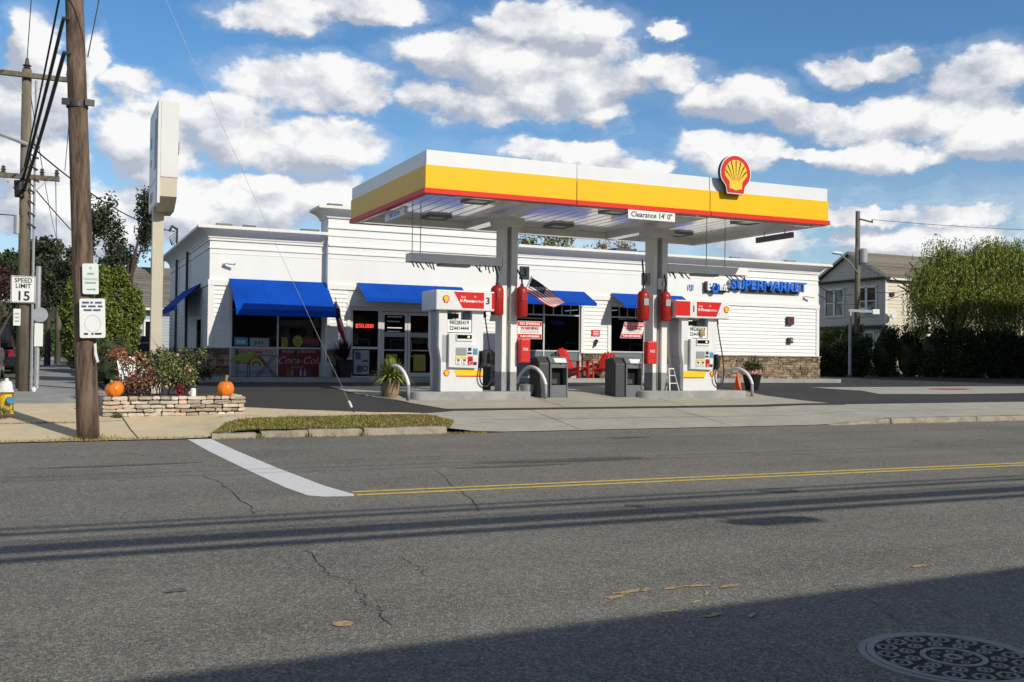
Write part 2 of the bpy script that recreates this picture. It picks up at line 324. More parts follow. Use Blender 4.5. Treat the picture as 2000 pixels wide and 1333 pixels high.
# ------------------------------------------------------------------ builders
ORG = {}
class MB:
    def __init__(s): s.v = []; s.f = []; s.m = []
    def add(s, vs, fs, mi=0):
        o = len(s.v); s.v += [tuple(p) for p in vs]; s.f += [tuple(i+o for i in f) for f in fs]; s.m += [mi]*len(fs); return s
    def box(s, x0, x1, y0, y1, z0, z1, mi=0):
        return s.add([(x0,y0,z0),(x1,y0,z0),(x1,y1,z0),(x0,y1,z0),(x0,y0,z1),(x1,y0,z1),(x1,y1,z1),(x0,y1,z1)], [(0,3,2,1),(4,5,6,7),(0,1,5,4),(1,2,6,5),(2,3,7,6),(3,0,4,7)], mi)
    def prism(s, poly, a, b, axis='y', mi=0):
        n = len(poly)
        mk = {'y': lambda p, t: (p[0], t, p[1]), 'x': lambda p, t: (t, p[0], p[1]), 'z': lambda p, t: (p[0], p[1], t)}[axis]
        vs = [mk(p, a) for p in poly]+[mk(p, b) for p in poly]
        return s.add(vs, [tuple(range(n)), tuple(range(2*n-1, n-1, -1))]+[(i, i+n, (i+1) % n+n, (i+1) % n) for i in range(n)], mi)
    def tube(s, pts, r, n=8, mi=0, cap=True):
        pts = [Vector(p) for p in pts]; rs = r if isinstance(r, (list, tuple)) else [r]*len(pts); vs = []; fs = []
        ref = None
        for i, p in enumerate(pts):
            t = (pts[min(i+1, len(pts)-1)]-pts[max(i-1, 0)]).normalized()
            if ref is None: ref = Vector((0, 0, 1)) if abs(t.z) < .9 else Vector((1, 0, 0))
            u = t.cross(ref).normalized(); w = u.cross(t).normalized(); ref = w
            for k in range(n): a = 2*pi*k/n; vs.append(p+u*cos(a)*rs[i]+w*sin(a)*rs[i])
        for i in range(len(pts)-1):
            for k in range(n): fs.append((i*n+k, i*n+(k+1) % n, (i+1)*n+(k+1) % n, (i+1)*n+k))
        if cap: fs += [tuple(range(n-1, -1, -1)), tuple(range((len(pts)-1)*n, len(pts)*n))]
        return s.add(vs, fs, mi)
    def lathe(s, prof, x, y, n=20, mi=0, z=0):
        vs = []; fs = []
        for (r, h) in prof:
            for k in range(n): a = 2*pi*k/n; vs.append((x+r*cos(a), y+r*sin(a), z+h))
        m = len(prof)
        for i in range(m-1):
            for k in range(n): fs.append((i*n+k, i*n+(k+1) % n, (i+1)*n+(k+1) % n, (i+1)*n+k))
        fs += [tuple(range(n-1, -1, -1)), tuple(range((m-1)*n, m*n))]
        return s.add(vs, fs, mi)
    def bar(s, p0, p1, w, h, mi=0, up=(0, 0, 1)):
        p0, p1 = Vector(p0), Vector(p1); t = (p1-p0).normalized(); u = Vector(up)
        if abs(t.dot(u)) > .97: u = Vector((1, 0, 0))
        a = t.cross(u).normalized()*w/2; b = a.cross(t).normalized()*h/2
        vs = [p0-a-b, p0+a-b, p0+a+b, p0-a+b, p1-a-b, p1+a-b, p1+a+b, p1-a+b]
        return s.add(vs, [(0,3,2,1),(4,5,6,7),(0,1,5,4),(1,2,6,5),(2,3,7,6),(3,0,4,7)], mi)
    def ball(s, c, rx, ry, rz, nu=10, nv=7, mi=0, jit=0):
        vs = [(c[0], c[1], c[2]-rz)]; fs = []
        for i in range(1, nv):
            th = -pi/2+pi*i/nv
            for k in range(nu):
                a = 2*pi*k/nu; q = 1+random.uniform(-jit, jit)
                vs.append((c[0]+rx*cos(th)*cos(a)*q, c[1]+ry*cos(th)*sin(a)*q, c[2]+rz*sin(th)*q))
        vs.append((c[0], c[1], c[2]+rz)); t = len(vs)-1
        for k in range(nu): fs.append((0, 1+(k+1) % nu, 1+k))
        for i in range(nv-2):
            for k in range(nu): a = 1+i*nu; fs.append((a+k, a+(k+1) % nu, a+nu+(k+1) % nu, a+nu+k))
        a = 1+(nv-2)*nu
        for k in range(nu): fs.append((a+k, a+(k+1) % nu, t))
        return s.add(vs, fs, mi)
    def leaf(s, p, size, asp=.55, mi=0, down=0.):
        d = Vector((random.gauss(0, 1), random.gauss(0, 1), random.gauss(0, 1)-down)).normalized()
        e = d.cross(Vector((random.gauss(0, 1), random.gauss(0, 1), random.gauss(0, 1)))).normalized()
        p = Vector(p); a = d*size*.5; b = e*size*.5*asp
        o = len(s.v); s.v += [tuple(p-a), tuple(p+b), tuple(p+a), tuple(p-b)]; s.f.append((o, o+1, o+2, o+3)); s.m.append(mi)
    def build(s, name, mats, parent=None, smooth=False, kind=None, label=None, bevel=0., org=None):
        me = bpy.data.meshes.new(name)
        o0 = ORG[parent.name] if parent is not None else (Vector(org) if org is not None else Vector((0, 0, 0)))
        me.from_pydata([(p[0]-o0.x, p[1]-o0.y, p[2]-o0.z) for p in s.v], [], s.f)
        if isinstance(mats, str): mats = [mats]
        for m in mats: me.materials.append(MATS[m])
        me.polygons.foreach_set('material_index', s.m)
        if smooth: me.polygons.foreach_set('use_smooth', [True]*len(s.f))
        me.update()
        ob = bpy.data.objects.new(name, me); COL.objects.link(ob)
        if parent is not None: ob.parent = parent
        else: ob.location = o0
        ORG[ob.name] = o0.copy()
        if kind: ob['kind'] = kind
        if label: ob['label'] = label
        if bevel:
            bv = ob.modifiers.new('edge', 'BEVEL'); bv.width = bevel; bv.segments = 2; bv.limit_method = 'ANGLE'
        if smooth == 'auto':
            pass
        return ob
def thing(name, label, cat, loc=(0, 0, 0), group=None):
    o = bpy.data.objects.new(name, None); COL.objects.link(o); o.location = loc; o.empty_display_size = .2
    o['label'] = label; o['category'] = cat
    if group: o['group'] = group
    ORG[o.name] = Vector(loc); return o
def tag(o, label, cat, group=None):
    o['label'] = label; o['category'] = cat
    if group: o['group'] = group
    return o
def box(name, m, parent, *b, bevel=0., **k): return MB().box(*b).build(name, m, parent, bevel=bevel, **k)
_dg = None
def text(name, string, size, pos, m, parent, face='-y', align='CENTER', bold=0., shear=0., ext=.003, sx=1., space=1.):
    c = bpy.data.curves.new(name, 'FONT'); c.body = string; c.size = size; c.align_x = align; c.align_y = 'CENTER'; c.offset = bold; c.shear = shear; c.extrude = ext; c.space_character = space; c.resolution_u = 3
    t = bpy.data.objects.new(name, c); COL.objects.link(t)
    dg = bpy.context.evaluated_depsgraph_get(); me = bpy.data.meshes.new_from_object(t.evaluated_get(dg)); bpy.data.objects.remove(t); bpy.data.curves.remove(c)
    me.materials.clear(); me.materials.append(MATS[m])
    o0 = ORG[parent.name]; p = Vector(pos)-o0
    for v in me.vertices:
        x, y, z = v.co; x *= sx
        if face == '-y': v.co = (p.x+x, p.y-z, p.z+y)
        elif face == '-x': v.co = (p.x-z, p.y-x, p.z+y)
        elif face == 'z': v.co = (p.x+x, p.y+y, p.z+z)
    me.update()
    ob = bpy.data.objects.new(name, me); COL.objects.link(ob); ob.parent = parent; ORG[ob.name] = o0.copy(); return ob
def copy_tree(o, parent=None, dloc=None):
    c = o.copy(); COL.objects.link(c)
    if parent is not None: c.parent = parent
    ORG[c.name] = ORG.get(o.name, Vector((0, 0, 0))).copy()
    for ch in [x for x in o.children]: copy_tree(ch, c)
    return c

def sst(x):
    x = min(1, max(0, x)); return x*x*(3-2*x)
def g(X, Y):
    if Y <= 17.2: return 0.
    b = .105*(min(Y, 22.5)-17.2)+max(0, Y-22.5)*.004+.105*sst((Y-22.5)/7.2)*sst((X-2.5)/2)
    lift = .11*sst((X-2.3)/.8)*(1-sst((X-6.4)/1.2)) if X < 12 else .11*sst((X-15.8)/1.6)
    return b+lift*max(0, 1-(Y-17.2)/3.5)
def sheet(name, m, poly, off, parent=None, res=.6, thick=0., smooth=True, kind='structure', label=None):
    """a ground sheet that follows the slope of the lot, cut to a polygon"""
    import bmesh
    bm = bmesh.new(); vs = [bm.verts.new((x, y, 0)) for x, y in poly]; bm.faces.new(vs)
    xs = [p[0] for p in poly]; ys = [p[1] for p in poly]
    def cut(axis, lo, hi, step):
        n = int((hi-lo)/step)
        for i in range(1, n+1):
            c = lo+i*(hi-lo)/(n+1); co = (c, 0, 0) if axis == 0 else (0, c, 0); no = (1, 0, 0) if axis == 0 else (0, 1, 0)
            bmesh.ops.bisect_plane(bm, geom=bm.verts[:]+bm.edges[:]+bm.faces[:], plane_co=co, plane_no=no)
    for yk in (17.2, 20.7, 22.5):
        if min(ys) < yk < max(ys): bmesh.ops.bisect_plane(bm, geom=bm.verts[:]+bm.edges[:]+bm.faces[:], plane_co=(0, yk, 0), plane_no=(0, 1, 0))
    cut(0, max(min(xs), -30), min(max(xs), 45), max(res, (min(max(xs), 45)-max(min(xs), -30))/60)); 
    if max(ys) > 17.2: cut(1, max(min(ys), 17.2), min(max(ys), 24), max(res, .25))
    bm.normal_update()
    for f in bm.faces:
        if f.normal.z < 0: f.normal_flip()
    for v in bm.verts: v.co.z = g(v.co.x, v.co.y)+off
    me = bpy.data.meshes.new(name); bm.to_mesh(me); bm.free(); me.materials.append(MATS[m])
    ob = bpy.data.objects.new(name, me); COL.objects.link(ob); ORG[ob.name] = Vector((0, 0, 0))
    if parent: ob.parent = parent
    elif kind: ob['kind'] = kind
    return ob

# ------------------------------------------------------------------ ground
gb = MB()
gx = [-800, -200, -60, -20, 0, 10, 20, 40, 80, 200, 800]; gy = [-500, -60, -10, 2.4, 17.0, 17.4, 19, 22.5, 40, 90, 200, 900]
for y in gy:
    for x in gx: gb.v.append((x, y, g(x, y)-.07 if y > 17.1 else -.08))
for j in range(len(gy)-1):
    for i in range(len(gx)-1): a = j*len(gx)+i; gb.f.append((a, a+1, a+len(gx)+1, a+len(gx))); gb.m.append(0)
gb.build('ground', 'earth_ground', kind='structure')
road = MB().add([(-160, 2.2, 0), (160, 2.2, 0), (160, 17.2, 0), (-160, 17.2, 0)], [(0, 1, 2, 3)]).build('road', 'road_asphalt', kind='structure')
MB().box(-160, 160, -2.2, 2.2, -.1, .12).build('near_sidewalk', 'concrete', kind='structure')
def flat(name, m, polys, z, parent):
    b = MB()
    for p in polys: b.add([(x, y, z) for x, y in p], [tuple(range(len(p)))])
    return b.build(name, m, parent)
# stop bar with slightly ragged edges
def ragged(x0, x1, y0, y1, n=40, amp=.012):
    L_ = [(x0+random.uniform(-amp, amp), y0+(y1-y0)*i/n) for i in range(n+1)]; R_ = [(x1+random.uniform(-amp, amp), y0+(y1-y0)*i/n) for i in range(n, -1, -1)]
    return L_+R_
def strip(name, m, x0, y0, x1, y1, w, z, parent, n=60, amp=.006):
    a = Vector((x0, y0)); b = Vector((x1, y1)); t = (b-a).normalized(); q = Vector((-t.y, t.x)); mb = MB()
    up = []; lo = []
    for i in range(n+1):
        c = a+(b-a)*i/n; up.append(c+q*(w/2+random.uniform(-amp, amp))); lo.append(c-q*(w/2+random.uniform(-amp, amp)))
    for i in range(n): mb.add([(*lo[i], z), (*lo[i+1], z), (*up[i+1], z), (*up[i], z)], [(0, 1, 2, 3)])
    return mb.build(name, m, parent)
sb = MB()
P_ = [(2.07, 17.17), (2.10, 15), (2.19, 12.5), (2.28, 10.6), (2.36, 9.92), (2.50, 9.78), (2.76, 9.72)]; Q_ = [(2.44, 17.17), (2.48, 15), (2.58, 12.5), (2.70, 10.6), (2.80, 9.95), (2.82, 9.86), (2.83, 9.80)]
for i in range(len(P_)-1): sb.add([(*P_[i], .004), (*P_[i+1], .004), (*Q_[i+1], .004), (*Q_[i], .004)], [(0, 1, 2, 3)])
sb.build('stop_line', 'white_line', road)
strip('yellow_centre_line', 'yellow_line', 2.84, 10.03, 40, 9.1, .095, .004, road, 120)
strip('yellow_centre_line', 'yellow_line', 2.80, 9.80, 40, 8.87, .095, .004, road, 120)
def crack(pts, w):
    w *= .45; mb = MB(); pp = []
    for i in range(len(pts)-1):
        a, b = Vector(pts[i]), Vector(pts[i+1])
        for k in range(5): pp.append(a.lerp(b, k/5)+Vector((random.uniform(-1, 1), random.uniform(-1, 1)))*.028)
    pp.append(Vector(pts[-1]))
    for i in range(len(pp)-1):
        t = (pp[i+1]-pp[i]).normalized(); q = Vector((-t.y, t.x)); w0 = w*random.uniform(.35, 1.2); w1 = w*random.uniform(.35, 1.2)
        mb.add([(*(pp[i]-q*w0), .004), (*(pp[i]+q*w0), .004), (*(pp[i+1]+q*w1), .004), (*(pp[i+1]-q*w1), .004)], [(0, 1, 2, 3)])
    return mb.build('road_crack', 'crack_fill', road)
crack([(1.7,7.15),(1.65,6.51),(1.63,6.27),(1.72,6.13),(1.71,5.86),(1.66,5.6),(1.65,5.48),(1.67,5.37),(1.65,5.17),(1.64,4.99)], .008)
crack([(2.22,6.75),(2.25,6.64),(2.23,6.28),(2.2,6.04)], .006)
crack([(1.64,11.96),(1.7,11.19),(1.7,9.93),(1.66,8.93)], .014)
crack([(4.47,4.9),(4.4,4.61),(4.36,4.35),(4.2,4.02)], .006)
crack([(3.58,8.37),(3.93,9.72),(4.33,11.58)], .012)
crack([(0.4,12.6),(1.3,12.75),(2.6,13.0),(4.2,13.2),(6.5,13.35),(9.5,13.6)], .012)
crack([(0.2,7.3),(.9,7.0),(1.25,6.8)], .005); crack([(2.9,6.6),(3.3,6.3),(3.5,5.9)], .005); crack([(4.4,13.6),(5.2,12.9),(5.6,12.2)], .01); crack([(.9,15.2),(1.2,14.6),(1.5,14.2)], .012); crack([(7.5,8.4),(8.3,7.7),(8.6,7.0)], .007); crack([(.5,5.9),(1.0,5.75),(1.6,5.9)], .004); crack([(9.8,12.8),(10.4,11.7)], .01)
def blotch(name, m, x, y, rx, ry, n=18, rot=0, rag=.25):
    mb = MB(); p = []
    for k in range(n):
        a = 2*pi*k/n; r = 1+random.uniform(-rag, rag); px, py = rx*cos(a)*r, ry*sin(a)*r; p.append((x+px*cos(rot)-py*sin(rot), y+px*sin(rot)+py*cos(rot), .005))
    return mb.add(p, [tuple(range(n))]).build(name, m, road)
blotch('orange_paint_dot', 'orange_mark', 1.41, 5.11, .055, .06, rag=.1)
for (x, y, rx, ry, r) in ((3.03,5.08,.07,.022,.2),(3.18,5.16,.09,.025,.1),(3.30,5.17,.05,.02,.3),(3.48,5.15,.06,.02,0),(3.67,5.14,.07,.018,-.3),(3.86,5.06,.08,.018,.1),(3.34,4.52,.07,.016,.2),(3.52,4.43,.05,.014,.6),(3.16,4.68,.05,.012,.1),(3.42,4.8,.05,.010,.4),(3.60,4.95,.05,.008,.9),(5.46,5.07,.06,.02,.1)):
    blotch('orange_paint_mark', 'orange_mark', x, y, rx*1.15, ry*1.25, rot=r, rag=.5)

side_street = sheet('side_street', 'street_asphalt', [(-11, 17.2), (-3.0, 17.2), (-3.0, 200), (-11, 200)], -.05, res=2)
sheet('street_verge', 'earth_ground', [(-3.0, 21), (-.75, 21), (-.75, 120), (-3.0, 120)], -.03, res=1)
lot = sheet('parking_lot', 'lot_asphalt', [(1.2, 20.3), (4.2, 20.25), (6.2, 19.35), (8.2, 19.35), (45, 19.35), (45, 37), (1.2, 33)], .0, res=.8)
apron = sheet('driveway_apron', 'concrete', [(6.6, 17.22), (17.4, 17.22), (17.6, 17.35), (46, 17.35), (46, 20.35), (19.8, 19.85), (7.8, 19.72), (6.9, 19.3), (7.25, 18.4)], .008, res=.5)
sheet('corner_sidewalk', 'concrete_beige', [(-14, 17.26), (2.5, 17.26), (2.62, 17.6), (2.95, 18.1), (3.1, 18.5), (3.6, 18.9), (6.95, 19.15), (6.9, 19.35), (6.0, 19.42), (4.3, 20.1), (3.5, 20.5), (.4, 20.5), (.6, 21.2), (-14, 21.2)], .006, res=.5)
sheet('side_walk', 'concrete_grey', [(-.75, 21.2), (1.1, 21.2), (1.1, 24), (.85, 26), (.85, 140), (-.75, 140)], .006, res=1)
sheet('concrete_pad', 'concrete_pad', [(6.35, 22.33), (6.8, 21.6), (7.72, 19.98), (18.45, 20.1), (17.6, 21.6), (17.6, 25.6), (6.6, 25.6)], .010, res=.5)
sheet('parking_strip', 'concrete', [(21.8, 24.6), (21.9, 21.8), (24.5, 21.7), (46, 22.4), (46, 25.6), (30, 25.1)], .010, res=.6)
cr = MB()                                                    # trench drain line along the pad
for x0 in [7.7+i*.5 for i in range(22)]: cr.add([(x0, 19.74, g(x0, 19.74)+.012), (x0+.5, 19.745, g(x0+.5, 19.745)+.012), (x0+.5, 19.98, g(x0+.5, 19.98)+.016), (x0, 19.97, g(x0, 19.97)+.016)], [(0, 1, 2, 3)])
cr.build('drain_strip', 'lot_asphalt', apron)
def joint(name, pts, w, parent, off=.011):
    mb = MB()
    for i in range(len(pts)-1):
        a, b = Vector(pts[i]), Vector(pts[i+1]); n = max(1, int((b-a).length/.4)); t = (b-a).normalized(); q = Vector((-t.y, t.x))*w/2
        for k in range(n):
            c, d = a.lerp(b, k/n), a.lerp(b, (k+1)/n); vs = []
            for p in (c-q, d-q, d+q, c+q): vs.append((p.x, p.y, g(p.x, p.y)+off))
            mb.add(vs, [(0, 1, 2, 3)])
    return mb.build(name, 'crack_fill', parent)
cs = bpy.data.objects['corner_sidewalk']
joint('pavement_joint', [(1.32, 17.3), (1.25, 18.2), (1.2, 19.4)], .02, cs); joint('pavement_joint', [(-3, 18.9), (.4, 19.0), (1.2, 19.1)], .018, cs); joint('pavement_joint', [(-1.3, 17.3), (-1.3, 21.1)], .018, cs)
for yy in [22.8+1.5*i for i in range(24)]: joint('pavement_joint', [(-.74, yy), (.84, yy)], .02, bpy.data.objects['side_walk'])
joint('pavement_joint', [(9.5, 17.3), (9.6, 19.7)], .015, apron); joint('pavement_joint', [(13.2, 17.3), (13.3, 19.8)], .015, apron); joint('pavement_joint', [(7.3, 18.55), (12, 18.5), (17.5, 18.45), (30, 18.6)], .015, apron)
joint('pavement_joint', [(10.6, 20.02), (10.6, 25)], .015, bpy.data.objects['concrete_pad'], .015); joint('pavement_joint', [(13.9, 20.02), (13.9, 25)], .015, bpy.data.objects['concrete_pad'], .015)
b = MB(); n = 24; b.add([(26.4+.9*cos(2*pi*k/n)*random.uniform(.8, 1.1), 23.3+.35*sin(2*pi*k/n), g(26, 23.3)+.022) for k in range(n)], [tuple(range(n))]); b.build('red_paint_patch', 'letter_red', bpy.data.objects['parking_strip'])

# kerbs: one stone each
def kerb(x0, x1, top=.125, tilt=0., label=None):
    b = MB(); z1 = top
    n = 6; vs = []
    for i in range(n+1):
        x = x0+(x1-x0)*i/n; dz = random.uniform(-.008, .006); t = z1+dz+tilt*(i/n-.5)
        vs += [(x, 17.10+random.uniform(-.008, .008), -.02), (x, 17.12, t-.025), (x, 17.15, t), (x, 17.30, t+.004), (x, 17.30, -.02)]
    fs = []
    for i in range(n):
        for k in range(4): a = i*5+k; fs.append((a, a+5, a+6, a+1))
    fs += [(4, 3, 2, 1, 0), tuple(n*5+k for k in range(5))]
    return b.add(vs, fs).build('kerb_stone', 'curb_stone')
kerb_root = bpy.data.objects.new('kerb', None); COL.objects.link(kerb_root); kerb_root['kind'] = 'structure'; ORG['kerb'] = Vector((0, 0, 0))
for (a, c, t) in ((2.45, 3.18, .085), (3.26, 4.05, .11), (4.07, 5.02, .125), (5.06, 6.62, .13), (17.55, 20.3, .125), (20.33, 23.2, .125), (23.23, 26.2, .125), (26.23, 29.2, .125), (29.23, 32.2, .125), (32.23, 35.2, .125)):
    k = kerb(a, c, t); k.parent = kerb_root
k = kerb(15.75, 17.52, .068, .115); k.parent = kerb_root
for (a, c) in ((-14, -9), (-8.9, -4)): 
    k = kerb(a, c, .05); k.parent = kerb_root
# dirt and grass in the gutter at the flush corner
def blades(mb, n, fx, fy, hmin, hmax, mi=lambda: 0, w=.008, zf=None, lean=.5):
    for _ in range(n):
        x, y = fx(), fy(); z = (zf or g)(x, y); h = random.uniform(hmin, hmax); a = random.uniform(0, 2*pi); l = random.uniform(0, lean)*h
        dx_, dy_ = cos(a), sin(a); o = len(mb.v)
        mb.v += [(x-dy_*w, y+dx_*w, z), (x+dy_*w, y-dx_*w, z), (x+dx_*l, y+dy_*l, z+h)]; mb.f.append((o, o+1, o+2)); mb.m.append(mi())
poly_g = [(2.5, 17.55), (2.7, 17.3), (6.75, 17.28), (7.25, 18.35), (7.0, 18.95), (3.4, 18.75), (2.9, 18.35)]
sheet('grass_verge_soil', 'soil', poly_g, .016, res=.4)
def inside(x, y, poly):
    c = False; j = len(poly)-1
    for i in range(len(poly)):
        if (poly[i][1] > y) != (poly[j][1] > y) and x < (poly[j][0]-poly[i][0])*(y-poly[i][1])/(poly[j][1]-poly[i][1])+poly[i][0]: c = not c
        j = i
    return c
gr = MB(); pts = []
while len(pts) < 15000:
    x, y = random.uniform(2.4, 7.3), random.uniform(17.25, 19.0)
    if inside(x, y, poly_g): pts.append((x, y))
it = iter(pts)
for (x, y) in pts:
    h = random.uniform(.018, .05)*(1.25 if sin(x*5+y*3)*sin(y*7-x) > .2 else .9); a = random.uniform(0, 2*pi); l = random.uniform(.1, .9)*h; z = g(x, y)+.014; w = .008; o = len(gr.v)
    gr.v += [(x-sin(a)*w, y+cos(a)*w, z), (x+sin(a)*w, y-cos(a)*w, z), (x+cos(a)*l, y+sin(a)*l, z+h)]; gr.f.append((o, o+1, o+2)); gr.m.append(1 if random.random() < (.2 if x < 5.8 else .45) else 0)
tag(gr.build('grass', ['grass', 'grass_brown'], kind='stuff'), 'patchy green and brown grass strip behind the kerb', 'grass')
gu = MB()
blades(gu, 2600, lambda: random.uniform(-6, 2.4), lambda: 17.27+abs(random.gauss(0, .07)), .01, .04, lambda: 1 if random.random() < .6 else 0, zf=lambda x, y: g(x, y) if y > 17.26 else 0)
blades(gu, 300, lambda: random.choice((3.22, 4.06, 5.04))+random.gauss(0, .04), lambda: random.uniform(17.06, 17.2), .03, .10, lambda: 0, zf=lambda x, y: .0)
blades(gu, 350, lambda: random.uniform(6.6, 7.4), lambda: random.uniform(17.06, 17.2), .01, .05, lambda: 1, zf=lambda x, y: .0)
blades(gu, 700, lambda: random.uniform(2.6, 6.6), lambda: random.uniform(17.05, 17.12), .01, .03, lambda: 1, zf=lambda x, y: .0)
blades(gu, 600, lambda: random.uniform(16.5, 24), lambda: random.uniform(17.03, 17.12), .01, .035, lambda: 1, zf=lambda x, y: .0)
for cx_, cy_ in ((.56, 17.5),):
    blades(gu, 260, lambda: cx_+random.gauss(0, .22), lambda: cy_-.1+random.gauss(0, .1), .02, .07, lambda: random.choice((0, 1)))
blades(gu, 300, lambda: random.uniform(-1.0, .4), lambda: 18.95+random.gauss(0, .03), .01, .05, lambda: random.choice((0, 1)))
blades(gu, 300, lambda: random.uniform(2.6, 6.0), lambda: 19.15+random.gauss(0, .05), .01, .03, lambda: 1)
tag(gu.build('gutter_weeds', ['grass', 'grass_brown'], kind='stuff'), 'dry weeds and debris along the gutter and pavement joints', 'weeds')

asphalt('dark_patch_mat', (.115, .113, .107), (.13, .127, .115), 1.2)
blotch('dark_patch', 'dark_patch_mat', 6.6, 12.2, 1.3, .16, 30, -.02, .2); blotch('dark_patch', 'dark_patch_mat', 5.5, 11.75, .75, .10, 26, .02, .3); blotch('dark_patch', 'dark_patch_mat', .8, 13.4, 1.0, .07, 26, .06, .3)  # blotches of darker asphalt on the road
blotch('oil_spot', 'dark_patch_mat', 7.2, 8.6, .22, .16, 20, 0, .35); blotch('oil_spot', 'dark_patch_mat', 5.1, 8.2, .1, .08, 16, 0, .35); blotch('oil_spot', 'dark_patch_mat', .7, 6.2, .07, .05, 14, 0, .3); blotch('oil_spot', 'dark_patch_mat', 9.5, 15.4, .4, .12, 20, 0, .35)
# manhole
mh = thing('manhole_cover', 'round cast iron manhole cover with hexagon pattern in the shaded road', 'manhole cover', (3.91, 3.42, 0))
def ring(mb, cx, cy, r0, r1, z0, z1, n=64, a0=0, a1=2*pi):
    vs = []; fs = []
    for k in range(n+1):
        a = a0+(a1-a0)*k/n; c, s_ = cos(a), sin(a)
        vs += [(cx+r0*c, cy+r0*s_, z0), (cx+r0*c, cy+r0*s_, z1), (cx+r1*c, cy+r1*s_, z1), (cx+r1*c, cy+r1*s_, z0)]
    for k in range(n):
        for i in range(3): a = k*4+i; fs.append((a, a+1, a+5, a+4))
    mb.add(vs, fs)
X0, Y0 = 3.91, 3.42
b = MB(); ring(b, X0, Y0, .395, .428, .0, .009); b.build('frame_ring', 'manhole_iron', mh)
b = MB(); b.lathe([(.395, .002), (.395, .004)], X0, Y0, 48); b.build('recess', 'manhole_pit', mh)
b = MB(); ring(b, X0, Y0, .355, .390, .002, .012); ring(b, X0, Y0, .125, .150, .002, .012)
def hexr(mb, x, y, r, w):
    p = []; 
    for k in range(6):
        a = pi*k/3+.2; p.append((x+r*cos(a), y+r*sin(a)))
    for k in range(6): 
        q = p[k]; e = p[(k+1) % 6]; mb.bar((q[0], q[1], .007), (e[0], e[1], .007), w, .010)
for (cnt, rr, hr) in ((15, .300, .046), (11, .205, .032)):
    for k in range(cnt):
        a = 2*pi*k/cnt+(.1 if cnt == 15 else 0); hexr(b, X0+rr*cos(a), Y0+rr*sin(a), hr, .013)
        b.lathe([(.012, .002), (.010, .012)], X0+rr*cos(a), Y0+rr*sin(a), 6)
ring(b, X0, Y0, .022, .045, .002, .012, 20)
for k in range(7): a = 2*pi*k/7; hexr(b, X0+.088*cos(a), Y0+.088*sin(a), .018, .008)
b.build('cover_plate', 'manhole_iron', mh)

# ------------------------------------------------------------------ the store
STORE_A, STORE_B, STORE_K = Vector((17, 33, .6)), Vector((15.3, 29.7, .68)), .90      # drawn at 10/9 size, then set down on its plot
def sp(x, y, z): return tuple(STORE_B+(Vector((x, y, z))-STORE_A)*STORE_K)
_mark = set()
def store_begin():
    _mark.clear(); _mark.update(o.name for o in bpy.data.objects)
def store_end():
    for o in list(bpy.data.objects):
        if o.name in _mark or o.parent: continue
        o.location = STORE_B+(o.location-STORE_A)*STORE_K; o.scale = tuple(q*STORE_K for q in o.scale)
store_begin()
ZB = .60
store = thing('store_building', 'white clapboard supermarket with blue awnings and stone base', 'store', (17, 33, ZB))
WY, MY = 33.3, 33.0
def wallpieces(x0, x1, y, th, z0, z1, holes, mb):
    xs = x0
    for (hx0, hx1, hz0, hz1) in sorted(holes):
        if hx0 > xs: mb.box(xs, hx0, y, y+th, z0, z1)
        if hz0 > z0: mb.box(hx0, hx1, y, y+th, z0, hz0)
        if hz1 < z1: mb.box(hx0, hx1, y, y+th, hz1, z1)
        xs = hx1
    if xs < x1: mb.box(xs, x1, y, y+th, z0, z1)
holes_m = [(9.2, 13.05, ZB, 3.12), (14.9, 18.12, .70, 3.47), (19.42, 22.55, .70, 3.47)]
b = MB(); wallpieces(4.6, 8.40, WY, .25, ZB-.2, 5.45, [(5.30, 8.34, .64, 3.25)], b)
b.build('front_wall', 'frieze_paint', store, label='lower left wing wall')
b = MB(); wallpieces(8.40, 29.62, MY, .25, ZB-.2, 5.40, holes_m, b); b.box(8.40, 15.3, MY+.001, MY+.25, 5.40, 6.3); b.box(8.40, 8.6, MY+.25, 34, 3.5, 6.3); b.box(15.1, 15.3, MY+.25, 34, 5.40, 6.3); b.box(8.6, 15.1, 33.85, 34, 5.4, 6.3)
b.build('front_wall', 'frieze_paint', store)
b = MB(); b.box(4.6, 4.85, WY+.25, 45, ZB-.2, 5.45); b.box(29.37, 29.62, MY+.25, 45, ZB-.2, 5.4); b.box(4.85, 29.37, 44.75, 45, ZB-.2, 5.4); b.build('side_wall', 'frieze_paint', store)
b = MB(); b.box(4.85, 29.37, 33.56, 44.75, 5.1, 5.2); b.box(8.6, 15.1, 33.26, 33.85, 6.0, 6.1); b.build('roof', 'roof_dark', store)
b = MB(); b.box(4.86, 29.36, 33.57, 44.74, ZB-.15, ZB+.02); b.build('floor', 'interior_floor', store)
b = MB(); b.box(4.86, 29.36, 40.5, 40.6, ZB, 5.1); b.build('back_partition', 'interior_dark', store)
